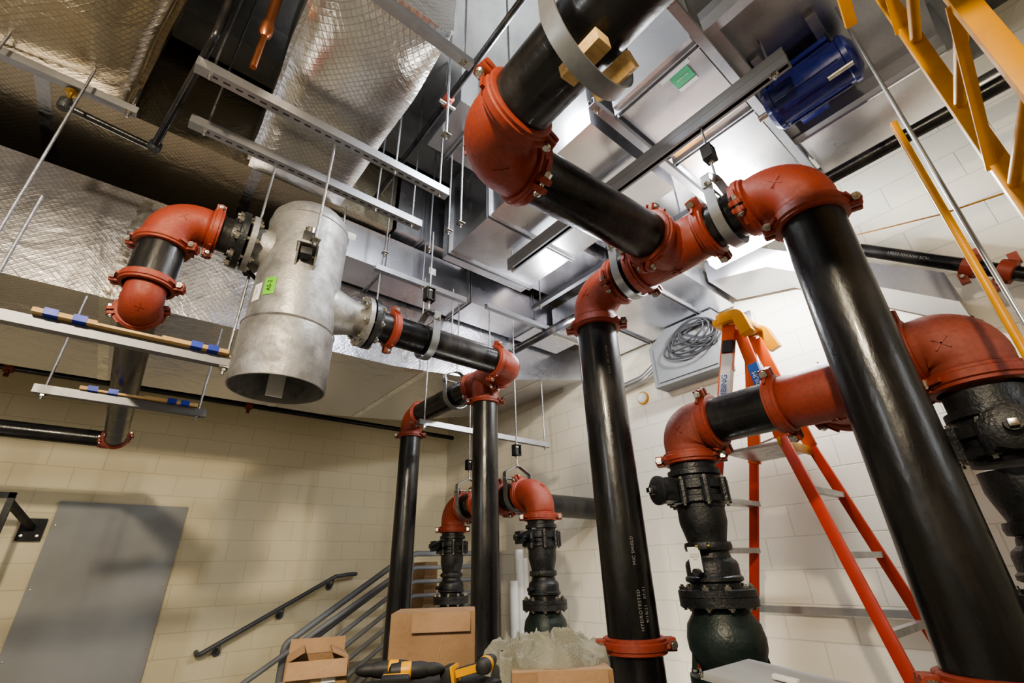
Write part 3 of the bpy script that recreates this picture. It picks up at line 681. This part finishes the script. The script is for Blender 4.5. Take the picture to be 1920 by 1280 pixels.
prism(b, [(3.1,1.32,1.96),(3.1,.9,1.86),(3.1,.1,1.18),(3.1,.1,1.36),(3.1,.9,2.02),(3.1,1.32,2.14)], (.45,0,0)); t.done()
# fan unit
t = gduct('galvanized air handler box with green label', 1.5, 2.75, .44, .9, 2.2, 2.7, 'x', [1.55,2.1], name='air_handler')
b = t.part('green_label', M_GREEN); bx(b, 1.60, 1.68, .52, .62, 2.194, 2.1985)
b = t.part('white_label', M_WHITE); bx(b, 1.565, 1.598, .50, .66, 2.194, 2.1985)
b = t.part('white_label', M_WHITE); bx(b, 1.685, 1.71, .52, .62, 2.194, 2.1985)
b = t.part('lettering', M_WHITE); text_into(b, 'SUPPLY AIR', .012, (1.64,.57,2.1938), (0,-1,0), (0,0,-1)); t.done()
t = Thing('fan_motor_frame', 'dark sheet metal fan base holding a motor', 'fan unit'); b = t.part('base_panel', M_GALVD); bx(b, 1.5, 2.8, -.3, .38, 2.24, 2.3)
b = t.part('side_rail', M_STRUT); bx(b, 1.5, 1.55, -.3, .38, 2.16, 2.24); b = t.part('side_rail', M_STRUT); bx(b, 2.45, 2.5, -.3, .38, 2.16, 2.24)
b = t.part('side_rail', M_STRUT); bx(b, 1.55, 2.45, .33, .38, 2.17, 2.24); b = t.part('housing', M_GALV); bx(b, 2.5, 2.95, -.35, .36, 2.15, 2.5, .01)
for y in (.05,.3):
    b = t.part('mount_rail', M_STRUT); bx(b, 1.85, 2.35, y-.02, y+.02, 2.2, 2.24)
t.done()
t = Thing('electric_motor', 'glossy dark blue electric motor bolted under the fan', 'motor'); b = t.part('motor_body', M_BLUE); mc = V((2.08,-.03,2.075))
lathe(b, mc, (0,1,0), [(0,0),(.06,0),(.108,.02),(.118,.03),(.118,.05),(.11,.055),(.11,.35),(.118,.355),(.118,.375),(.095,.395),(.03,.40),(0,.40)], 40)
for a in range(0, 360, 30):
    if a % 90: beam(b, mc+V((.113*math.cos(math.radians(a)),.07,.113*math.sin(math.radians(a)))), mc+V((.113*math.cos(math.radians(a)),.34,.113*math.sin(math.radians(a)))), .006, .012, up=(math.cos(math.radians(a)),0,math.sin(math.radians(a))))
b = t.part('motor_foot', M_BLUE); bx(b, 1.99, 2.17, .04, .32, 2.17, 2.198); b = t.part('drive_shaft', M_BOLT); cyl(b, mc+V((0,.395,0)), mc+V((0,.45,0)), .018, 14)
b = t.part('conduit_box', M_BLUE); bx(b, 2.17, 2.25, .15, .28, 2.03, 2.09, .008)
b = t.part('bolt', M_BOLT); cyl(b, (2.0,0,1.96), (2.0,.1,1.96), .012, 10); t.done()

# ------------------------------------------------------------------ SMALL PIPES & CONDUITS
def tubeobj(name, label, cat, pts, r, m, rad=.05, seg=16):
    t = Thing(name, label, cat); b = t.part(name, m); sweep(b, rnd(pts, rad), r, seg); return t.done()
def blackline(label, p0, p1, r, cps=(), text=None):
    t = Thing('sprinkler_pipe', label, 'pipe'); b = t.part('pipe_barrel', M_PIPE); cyl(b, p0, p1, r, 24)
    p0 = V(p0); p1 = V(p1); d = (p1-p0).normalized()
    for k in cps:
        b = t.part('coupling', M_RED); q = p0+(p1-p0)*k; lathe(b, q-d*.035, d, [(r,0),(r*1.6,.004),(r*1.6,.066),(r,.07)], 20); s = d.cross(V((0,0,1))).normalized(); w = d.cross(s); box(b, q+w*r*1.9, (r,r,.06)); box(b, q-w*r*1.9, (r,r,.06))
        b = t.part('bolt', M_BOLT); cyl(b, q+w*r*1.9-s*.05, q+w*r*1.9+s*.05, .01, 8)
    if text:
        b = t.part('stencil_lettering', M_TXT); text(b)
    t.done()
blackline('thin black sprinkler pipe along the block wall', (-3.5,5.6,1.68), (3.5,5.6,1.72), .03, (.35,.62))
blackline('dark conduit pipe running below the ducts', (2.55,3.02,1.87), (2.55,-1.6,1.87), .036)
tubeobj('conduit', 'pale galvanized conduit above the dark pipe', 'conduit', [(2.98,.9,2.2),(2.98,.2,2.2),(2.98,-1.6,2.2)], .03, M_CONDUIT)
tubeobj('conduit', 'thick galvanized conduit near the block wall', 'conduit', [(3.2,1.3,2.4),(3.2,-1.6,2.4)], .055, M_CONDUIT)
def wt(b): 
    p0 = V((3.38,.42,1.84)); p1 = V((3.38,-.5,1.02)); d = (p1-p0).normalized(); text_into(b, 'LFE50-XH-NW SCH', .025, p0+(p1-p0)*.22, d, V((-1,0,-.2)), .04)
blackline('black sprinkler pipe with white lettering and orange-red coupling', (3.38,.42,1.84), (3.38,-.5,1.02), .04, (.46,.58), wt)
blackline('slim black pipe high between the ducts', (.86,.5,2.42), (.86,2.6,2.42), .018, (.5,))
t = Thing('sprinkler_drop', 'thin black sprinkler branch with brass sprinkler head', 'sprinkler'); b = t.part('branch_pipe', M_PIPE)
sweep(b, rnd([(-.20,1.6,2.42),(-.20,1.66,2.05),(-.33,2.36,1.98),(-.335,2.42,1.98),(-.68,2.38,1.98)], .03), .017, 14)
b = t.part('elbow_fitting', M_BLK); lathe(b, (-.335,2.40,1.95), (0,0,1), [(.02,0),(.028,.01),(.028,.05),(.02,.06)], 14)
b = t.part('elbow_fitting', M_BLK); lathe(b, (-.68,2.38,1.96), (0,0,1), [(.02,0),(.026,.01),(.026,.05),(.018,.06)], 14)
b = t.part('sprinkler_head', M_BRASS); lathe(b, (-.68,2.38,2.015), (0,0,1), [(.014,0),(.014,.02),(.007,.025),(.007,.05),(.028,.053),(.028,.057)], 14); t.done()
t = Thing('copper_stub', 'copper pipe stub with wider fitting hanging down', 'pipe'); b = t.part('tube', M_COP); cyl(b, (-.04,1.5,1.80), (-.04,1.5,2.1), .012, 18); b = t.part('fitting', M_COP); lathe(b, (-.04,1.5,2.0), (0,0,1), [(.013,0),(.025,.02),(.025,.08),(.02,.085),(.02,1.2)], 20); t.done()

# ------------------------------------------------------------------ WALL PANEL, BLACK FRAME, RAILS
t = Thing('access_panel', 'grey painted steel access panel screwed to block wall', 'door panel'); b = t.part('panel_sheet', M_PANEL); bx(b, -.41, .56, 5.875, 5.9, -H, .65, .003)
for i in range(4):
    for x in (-.38, .53):
        b = t.part('screw', M_BOLT); lathe(b, (x,5.875,.45-i*.5), (0,-1,0), [(.008,0),(.006,.004),(0,.005)], 10)
t.done()
t = Thing('guard_gate', 'black square steel guard frame bolted to the wall', 'guard rail')
b = t.part('frame', M_RUB)
for z in (.6, .2, -.4): beam(b, (-2.0,5.2,z), (-.62,5.2,z), .04, .04)
for x in (-.64, -1.4, -2.0): beam(b, (x,5.2,-H), (x,5.2,.62), .04, .04, up=(1,0,0))
beam(b, (-.64,5.2,.55), (-.52,5.86,.42), .04, .04)
b = t.part('wall_plate', M_RUB); bx(b, -.6, -.44, 5.86, 5.875, .32, .50, .003); b = t.part('bolt', M_BOLT)
for x in (-.57,-.47): lathe(b, (x,5.86,.36), (0,-1,0), [(.012,0),(.012,.01),(0,.012)], 8)
t.done()
t = Thing('wall_handrail', 'charcoal round handrail on wall brackets', 'handrail'); b = t.part('rail', M_HAND)
sweep(b, rnd([(.93,5.88,-.62),(.93,5.78,-.64),(2.12,5.78,-.02),(2.3,5.78,0),(2.36,5.78,0),(2.36,5.88,0)], .05), .021, 16)
for x, z in ((1.1,-.55),(1.62,-.28),(2.1,-.03)):
    b = t.part('bracket', M_HAND); sweep(b, rnd([(x,5.78,z-.02),(x,5.78,z-.08),(x,5.88,z-.09)], .03), .009, 8); cyl(b, (x,5.885,z-.09), (x,5.9,z-.09), .035, 16)
t.done()
t = Thing('stair_guardrail', 'grey multi-rail guardrail of stair and landing', 'guardrail'); YG = 4.62
b = t.part('top_rail', M_GREYP); sweep(b, rnd([(1.35,YG,-.75),(1.35,YG,-.50),(2.35,YG,.13),(2.5,YG,.17),(3.56,YG,.17)], .08), .026, 16)
for i in range(1, 7):
    dz = -i*.125; b = t.part('lower_rail', M_GREYP); sweep(b, rnd([(1.4,YG,-.47+dz),(2.35,YG,.12+dz),(2.5,YG,.165+dz),(3.56,YG,.165+dz)], .08), .02, 12)
for x in (1.4,2.45,3.0,3.55):
    b = t.part('post', M_GREYP); z1 = .15 if x > 2.3 else -.5; cyl(b, (x,YG,-.87 if x > 2.3 else -1.3), (x,YG,z1), .022, 14)
b = t.part('grab_rail', M_GREYP); sweep(b, rnd([(.95,YG-.1,-1.1),(.9,YG-.1,-.82),(1.05,YG-.1,-.72),(2.2,YG-.1,-.04),(2.35,YG-.1,0)], .06), .02, 14)
t.done()
t = Thing('cardboard_carton', 'tall brown cardboard carton standing on the landing', 'box'); b = t.part('cardboard_carton', M_CARD); bx(b, 2.82, 2.98, 5.0, 5.3, -.87, .1, .006); t.done()
for i, (x, y, z1) in enumerate(((3.3,3.95,.18),(3.18,3.9,-.1),(3.42,4.02,.1))):
    t = Thing('plastic_tube', 'white plastic tube leaning at the landing', 'tube', 'white plastic tubes'); b = t.part('plastic_tube', M_WHITE); lathe(b, (x,y,-H), (0,0,1), [(.045,0),(.045,z1+H),(.038,z1+H),(.038,.05)], 20); t.done()

# ------------------------------------------------------------------ ELECTRICAL PANEL, CABLE COIL, LIGHT
t = Thing('wireway_panel', 'grey electrical enclosure with sloped top on block wall', 'electrical box'); b = t.part('enclosure', M_PANELD)
prism(b, [(3.42,1.50,1.40),(3.42,2.14,1.40),(3.42,2.14,1.78),(3.42,1.95,1.91),(3.42,1.50,1.91)], (.18,0,0))
b = t.part('cover', M_PANELD); bx(b, 3.41, 3.42, 1.54, 2.09, 1.43, 1.76); b = t.part('latch', M_BOLT); bx(b, 3.4, 3.41, 1.6, 1.62, 1.6, 1.66); t.done()
t = Thing('cable_coil', 'coiled dark grey cable hung on the enclosure', 'cable'); rr = random.Random(4)
for i in range(9):
    b = t.part('cable_loop', M_CABLE); R1 = .08+.012*i; oy = rr.uniform(-.07,.07); oz = -R1*.7+rr.uniform(-.02,.02); ph = rr.uniform(0,6)
    sweep(b, [(3.385-.010*(i%3)-.012*math.sin(a*math.pi/16+ph), 1.66+R1*1.4*math.cos(a*math.pi/16)+oy*(1-math.sin(a*math.pi/16)), 1.82+R1*.8*math.sin(a*math.pi/16)+oz+.016*math.sin(2*a*math.pi/16+ph)) for a in range(32)], .0075, 8, closed=True)
t.done()
tubeobj('conduit', 'bent grey conduit entering the enclosure', 'conduit', [(3.5,2.85,1.70),(3.5,2.6,1.55),(3.5,2.3,1.57),(3.5,2.14,1.65)], .032, M_CONDUIT, .25)
tubeobj('conduit', 'slim grey conduit below the junction box', 'conduit', [(3.57,1.3,1.2),(3.57,1.3,1.70)], .014, M_CONDUIT, .1)
t = Thing('junction_box', 'small steel junction box on block wall', 'electrical box'); b = t.part('box_body', M_GALV); bx(b, 3.53, 3.6, 1.24, 1.36, 1.70, 1.82, .004); b = t.part('knockout', M_STRUT); lathe(b, (3.53,1.30,1.76), (-1,0,0), [(.03,0),(.03,.004),(0,.005)], 16); t.done()
t = Thing('pull_station', 'small round white and yellow device on wall', 'alarm device'); b = t.part('base', M_WHITE); lathe(b, (3.6,2.4,1.42), (-1,0,0), [(.05,0),(.05,.03),(.03,.05),(0,.055)], 20); b = t.part('ring', M_YEL); lathe(b, (3.6,2.4,1.42), (-1,0,0), [(.06,0),(.06,.02),(.05,.022)], 20); t.done()
t = Thing('strip_light', 'white ceiling strip light fixture glowing brightly', 'light fixture'); b = t.part('housing', M_WHITE); bx(b, 2.86, 2.98, .70, 1.20, 1.99, 2.03, .005)
b = t.part('glowing_lens', emis('lens_glow', (1,.98,.94), 60)); bx(b, 2.87, 2.97, .71, 1.19, 1.94, 1.99, .01)
for y in (.8,1.1):
    b = t.part('hanging_wire', M_ROD); cyl(b, (2.92,y,2.03), (2.92,y,ZC), .003, 8)
t.done()
t = Thing('wall_rail', 'thin steel rail low on the block wall', 'rail'); b = t.part('wall_rail', M_CONDUIT); beam(b, (3.57,2.2,-.28), (3.57,.3,-.28), .03, .04); t.done()

# ------------------------------------------------------------------ ORANGE PLATFORM LADDER
t = Thing('step_ladder', 'orange-red fiberglass platform stepladder with yellow top', 'ladder')
def lrail(p0, p1, m=M_ORG, w=.026, h=.054, label=None, nm='side_rail'):
    b = t.part(nm, m, label); beam(b, p0, p1, w, h, up=(0,1,0), bev=.004)
fN, fF = 2.68, 3.22
lrail((fN-.08,1.95,-H), (2.74,1.36,.60)); lrail((fF+.08,1.95,-H), (3.18,1.36,.60))
lrail((2.74,1.36,.58), (2.82,1.14,1.40), M_ORG2, .03, .085, 'orange upper rail with printed label'); lrail((3.18,1.36,.58), (3.1,1.14,1.40), M_ORG2, .03, .075)
b = t.part('white_label', M_WHITE); beam(b, (2.740,1.315,.70), (2.788,1.185,1.2), .035, .066, up=(0,1,0))
b = t.part('black_label', M_BTXT); beam(b, (2.789,1.181,1.21), (2.797,1.16,1.29), .035, .066, up=(0,1,0))
lrail((2.55,.50,-H), (2.76,1.0,.62)); lrail((3.37,.50,-H), (3.17,1.0,.62))
lrail((2.76,1.0,.62), (2.84,1.10,1.36), M_ORG2, .026, .07); lrail((3.17,1.0,.62), (3.08,1.10,1.36), M_ORG2, .026, .07)
b = t.part('platform', M_ALU); bx(b, 2.76, 3.17, 1.02, 1.34, .585, .605, .004); b = t.part('platform_edge', M_YEL); bx(b, 2.74, 3.19, 1.0, 1.02, .57, .62, .004)
for i in range(6):
    k = .9-.13*i-.03; z = -H+(H+.6)*k; y = 1.95+(1.36-1.95)*k; hw = .30-.08*k
    b = t.part('step', M_ALU); bx(b, 2.96-hw, 2.96+hw, y-.045, y+.045, z-.015, z+.015, .004)
for i in range(6):
    k = .86-.15*i; z = -H+(H+.62)*k; y = .50+.5*k; x0 = 2.55+.21*k; x1 = 3.37-.2*k
    b = t.part('rear_brace', M_ALU); beam(b, (x0,y,z), (x1,y,z), .035, .03)
b = t.part('top_cap', M_YEL)
sweep(b, rnd([(2.76,1.02,1.28),(2.79,1.06,1.44),(2.79,1.2,1.45),(3.13,1.2,1.45),(3.13,1.06,1.44),(3.15,1.02,1.28)], .05), 1, sect=[(-.026,-.036),(.026,-.036),(.026,.036),(-.026,.036)])
bx(b, 2.77, 3.15, 1.05, 1.23, 1.41, 1.46, .014)
b = t.part('brace', M_BOLT); beam(b, (2.72,1.32,.7), (2.77,1.02,.75), .02, .006); b = t.part('brace', M_BOLT); beam(b, (3.2,1.32,.7), (3.17,1.02,.75), .02, .006)
b = t.part('label_lettering', M_BLTXT)
dd = (V((2.788,1.185,1.2))-V((2.740,1.315,.70))).normalized()
text_into(b, 'PLUMBING', .05, (2.742,1.25,.95), dd, (-1,-.05,0))
b = t.part('blue_label', M_BLTXT); beam(b, (2.755,1.02,.83), (2.777,1.05,1.08), .06, .03, up=(1,0,0))
b = t.part('brand_lettering', M_WHITE); text_into(b, 'PODIUM', .04, (2.745,1.035,.95), V((.02,.028,.2)), (-1,-.05,0))
for x, y in ((2.6,1.95),(3.3,1.95),(2.55,.5),(3.37,.5)):
    b = t.part('foot', M_RUB); bx(b, x-.03, x+.03, y-.05, y+.05, -H, -H+.05)
t.done()

# ------------------------------------------------------------------ YELLOW LADDER + tubes
t = Thing('yellow_ladder', 'tall yellow painted steel ladder standing upright nearby', 'ladder'); A = V((1.5,-.14,0)); Bp = V((1.15,-.2,0)); up = V((0,0,1))
for q in (A, Bp):
    b = t.part('side_rail', M_YEL); dq = (A-Bp).normalized(); beam(b, q-up*H, q+up*1.75, .022, .042, up=(-dq.y,dq.x,0), bev=.004)
for i in range(11):
    z = 1.68-i*.29
    b = t.part('rung', M_YEL); cyl(b, A+up*z, Bp+up*z, .014, 16)
for z in (1.46, .88):
    b = t.part('brace', M_YEL); beam(b, A+up*z+V((0,.016,0)), Bp+up*(z+.22)+V((0,.016,0)), .012, .022, up=(0,1,0))
b = t.part('brace', M_YEL); beam(b, A+up*1.62+V((0,.1,0)), Bp+up*1.75+V((0,.1,0)), .03, .03)
t.done()
tubeobj('yellow_pole', 'slim yellow pole standing upright beside the ladder', 'pole', [(1.7,-.01,-H),(1.7,-.01,1.32)], .0105, M_YEL)
tubeobj('grey_rod', 'slim grey rod hanging next to yellow pole', 'rod', [(1.9,-.04,.2),(1.9,-.04,2.2)], .007, M_CONDUIT)
tubeobj('cord', 'thin yellow cord stretched across the pipes', 'cord', [(1.62,-.4,.83),(1.98,.0,1.08),(2.5,.5,1.5)], .003, M_YEL)

# ------------------------------------------------------------------ TABLE, BOXES, CLOTH, TOOL, CASE
ZT = -.45
t = Thing('work_table', 'plain folding work table holding boxes and tools', 'table'); b = t.part('table_top', M_PANEL); bx(b, .25, 1.5, 1.0, 2.25, ZT-.03, ZT, .005)
for x in (.3,1.45):
    for y in (1.05,2.2): b = t.part('leg', M_GREYP); cyl(b, (x,y,-H), (x,y,ZT-.03), .018, 12)
t.done()
def carton(label, cx, cy, w, d, z0, h, rot, open_=True, tape=True, fl=.3, bend=1.):
    t = Thing('cardboard_box', label, 'box'); R3 = Matrix.Rotation(rot, 3, 'Z'); c = V((cx,cy,0)); th = .005
    b = t.part('carton_body', M_CARD)
    for s in (1,-1):
        box(b, c+R3@V((s*w/2,0,0))+V((0,0,z0+h/2)), (th,d,h), R3); box(b, c+R3@V((0,s*d/2,0))+V((0,0,z0+h/2)), (w,th,h), R3)
    box(b, c+V((0,0,z0+.004)), (w,d,.006), R3)
    if open_:
        for (ax, s, tilt) in ((0,1,-1.0),(0,-1,-1.1),(1,1,1.1),(1,-1,-1.2)):
            b = t.part('flap', M_CARD); L = (d if ax else w)*fl
            if ax == 0: M3 = R3 @ Matrix.Rotation(s*(-tilt*bend-.6), 3, 'Y'); box(b, c+R3@V((s*w/2,0,0))+V((0,0,z0+h))+M3@V((-s*L/2,0,0)), (L,d*.98,th), M3)
            else: M3 = R3 @ Matrix.Rotation(s*tilt*bend, 3, 'X'); box(b, c+R3@V((0,s*d/2,0))+V((0,0,z0+h))+M3@V((0,s*L/2,0)), (w*.98,L,th), M3)
    else:
        b = t.part('lid', M_CARD); box(b, c+V((0,0,z0+h)), (w+.004,d+.004,th), R3)
        b = t.part('side_crease', M_BEIGE); box(b, c+R3@V((.02,-d/2-.004,0))+V((0,0,z0+h*.45)), (.003,.001,h*.8), R3@Matrix.Rotation(.25, 3, 'Y'))
        b = t.part('torn_flap', M_CARD); box(b, c+R3@V((w*.1,-d/2-.01,0))+V((0,0,z0+h-.03)), (w*.7,.004,.07), R3@Matrix.Rotation(-.25, 3, 'X'))
    if tape:
        b = t.part('packing_tape', M_BEIGE); box(b, c+R3@V((0,-d/2-.004,0))+V((0,0,z0+h*.85)), (.03,.002,h*.3), R3)
        b = t.part('shipping_label', M_WHITE); box(b, c+R3@V((w*.2,-d/2-.004,0))+V((0,0,z0+h*.80)), (.04,.002,.022), R3)
    return t.done()
carton('small open cardboard box on the work table', .60, 1.70, .17, .15, ZT, .225, -.3)
carton('larger closed cardboard box with creased front', 1.18, 1.98, .33, .28, ZT, .30, -.6, False, False)
carton('cardboard box under a crumpled grey cloth', 1.19, 1.25, .29, .21, ZT, .18, -.65, False, False)
t = Thing('crumpled_blanket', 'crumpled grey-green cloth heaped on a cardboard box', 'cloth'); b = t.part('crumpled_blanket', M_CLOTH, ang=180)
n = 150; g = []; cc = V((1.18,1.30,0)); ZB = ZT+.186
def fbm(x, y, s): return noise.noise(V((x*s, y*s, 2.3)))
for j in range(n+1):
    row = []
    for i in range(n+1):
        u0 = i/n*2-1; w0 = j/n*2-1; u = u0*math.sqrt(1-w0*w0/2); w = w0*math.sqrt(1-u0*u0/2); r = math.hypot(u, w)
        qx = u+.45*fbm(u, w, 1.6)+.12*fbm(u+5, w, 4); qy = w+.45*fbm(u+9, w+3, 1.6)+.12*fbm(u, w+7, 4)
        def ridge(s, ox): return (1-abs(fbm(qx+ox, qy-ox, s))*2.4)
        h = .050*max(0, ridge(1.9, 3))**2 + .030*max(0, ridge(3.4, 11))**2 + .012*max(0, ridge(7., 6))**2
        e = max(0., 1-r)**.35
        z = ZB-.015 + .045*max(0, 1-r*r)**.7 + h*(.35+.65*e) - (.10*(r-.9)/.1 if r > .9 else 0)
        dx_ = .05*fbm(u, w+2, 3.)*e; dy_ = .05*fbm(u+4, w, 3.)*e
        row.append(b.verts.new((cc.x+u*.165+w*.03+dx_, cc.y-u*.115+w*.11+dy_, z)))
    g.append(row)
for j in range(n):
    for i in range(n): b.faces.new([g[j][i], g[j][i+1], g[j+1][i+1], g[j+1][i]])
t.done()
def drill(cx, cy, z0, rot, label, s=.72, lie=True):
    t = Thing('cordless_drill', label, 'power tool'); R3 = Matrix.Rotation(rot, 3, 'Z')
    if lie: R3 = R3 @ Matrix.Rotation(math.radians(78), 3, 'X')
    c = V((cx,cy,z0)); q = lambda x, y, z: c+R3@(V((x,y,z-.1))*s); ax = R3@V((1,0,0)); S = lambda *a: tuple(v*s for v in a)
    sc = lambda P: [(r*s, h*s) for r, h in P]
    b = t.part('motor_housing', M_TOOLY); lathe(b, q(-.04,0,.20), ax, sc([(.034,0),(.036,.02),(.036,.04),(.032,.045)]), 20)
    b = t.part('rear_cap', M_RUB); lathe(b, q(-.09,0,.20), ax, sc([(.018,0),(.03,.008),(.035,.05)]), 20)
    b = t.part('gear_case', M_RUB); lathe(b, q(.005,0,.20), ax, sc([(.033,0),(.034,.04),(.028,.07)]), 20)
    b = t.part('chuck', M_RUB); lathe(b, q(.075,0,.20), ax, sc([(.026,0),(.026,.03),(.022,.05),(.012,.07),(.006,.075)]), 18)
    b = t.part('grip', M_RUB); beam(b, q(-.02,0,.18), q(-.045,0,.06), .035*s, .045*s, up=ax, bev=.01*s)
    b = t.part('grip_panel', M_TOOLY); beam(b, q(-.045,0,.17), q(-.068,0,.07), .03*s, .008*s, up=ax)
    b = t.part('trigger', M_RUB); box(b, q(.012,0,.15), S(.02,.018,.035), R3, .004)
    b = t.part('battery', M_RUB); box(b, q(-.04,0,.03), S(.12,.075,.05), R3, .008); b = t.part('base_shoe', M_TOOLY); box(b, q(-.04,0,.06), S(.11,.07,.015), R3, .005)
    t.done()
ZK = ZT+.172
drill(.77, 1.42, ZK+.024, -.5, 'yellow and black cordless drill lying on case', .62)
drill(.90, 1.33, ZK+.024, .7, 'second yellow and black cordless drill lying beside the first', .62)
drill(.68, 1.38, ZK+.024, 2.6, 'third cordless drill half hidden behind the others', .62)
t = Thing('tool_case', 'black plastic tool case standing on table', 'tool case'); b = t.part('case_body', M_RUB); bx(b, .58, .98, 1.26, 1.53, ZT, ZK, .01); b = t.part('latch', M_TOOLY); bx(b, .74, .82, 1.252, 1.26, ZT+.1, ZT+.15, .002); t.done()
t = Thing('control_cabinet', 'pale silver metal cabinet with sloped lid', 'cabinet'); b = t.part('cabinet_body', M_ALU); bx(b, 1.52, 1.80, .55, .95, -H, -.36, .006)
b = t.part('lid', M_PANEL); box(b, (1.66,.75,-.325), (.29,.42,.025), Matrix.Rotation(.1, 3, 'X'), .005); b = t.part('lid_handle', M_WHITE); box(b, (1.62,.76,-.302), (.025,.07,.013), Matrix.Rotation(.1, 3, 'X'), .004); t.done()

# ------------------------------------------------------------------ lift everything to floor = 0
bpy.context.view_layer.update()
for o in TOP: o.location.z += H
# ------------------------------------------------------------------ LIGHTS
def area(name, loc, tgt, size, power, col, sy=None):
    l = bpy.data.lights.new(name, 'AREA'); l.energy = power; l.color = col; l.size = size
    if sy: l.shape = 'RECTANGLE'; l.size_y = sy
    o = bpy.data.objects.new(name, l); COL.objects.link(o); loc = V(loc)+V((0,0,H)); tgt = V(tgt)+V((0,0,H))
    o.location = loc; o.rotation_euler = (tgt-loc).to_track_quat('-Z', 'Y').to_euler(); return o
def point(name, loc, power, col, r=.08):
    l = bpy.data.lights.new(name, 'POINT'); l.energy = power; l.color = col; l.shadow_soft_size = r
    o = bpy.data.objects.new(name, l); COL.objects.link(o); o.location = V(loc)+V((0,0,H)); return o
point('duct_lamp', (2.92,.95,1.86), 120, (.94,.97,1), .05)
point('gap_fill', (1.15,1.2,2.4), 70, (.90,.95,1), .1)  # added fill that brightens the ceiling gap, no fixture there
point('center_fill', (2.46,2.35,1.72), 26, (.93,.96,1), .06)  # extra fill among the ducts, not an actual lamp
area('key_lamp', (-1.0,-.5,1.72), (1.0,5.0,-.6), .16, 150, (1,.85,.62))
area('front_fill', (1.8,-2.2,.9), (1.6,2.5,.9), .9, 12, (.90,.95,1))  # soft fill added from the camera side
area('left_fill', (-2.8,1.0,1.2), (0,2.6,2.0), .8, 24, (.9,.94,1.0))  # unseen fill added to lift the foil ducts on the left
area('low_fill', (-1.6,3.6,-1.2), (-.6,2.2,2.2), .8, 9, (1,.9,.75))  # fill added near the floor, shining upward without a real source
area('stair_fill', (2.7,2.1,-1.25), (2.9,3.0,1.5), .6, 22, (1,.95,.87))  # added upward fill for the right wall and duct undersides
w = bpy.data.worlds.new('world'); bpy.context.scene.world = w; w.use_nodes = True; w.node_tree.nodes['Background'].inputs[0].default_value = (.2,.2,.22,1); w.node_tree.nodes['Background'].inputs[1].default_value = .3
try: bpy.context.scene.view_settings.look = 'AgX - Medium High Contrast'
except Exception: pass
# ------------------------------------------------------------------ CAMERA
Fv = V((.573,.688,.4446)).normalized(); Rv = V((.7759,-.6299,-.0258)); Rv = (Rv-Fv*Rv.dot(Fv)).normalized(); Uv = Rv.cross(Fv)
cam = bpy.data.cameras.new('camera'); cam.lens = 16.125; cam.sensor_width = 36; cam.clip_start = .02
co = bpy.data.objects.new('camera', cam); COL.objects.link(co)
m = Matrix((Rv, Uv, -Fv)).transposed().to_4x4(); m.translation = V((0,0,H)); co.matrix_world = m
bpy.context.scene.camera = co
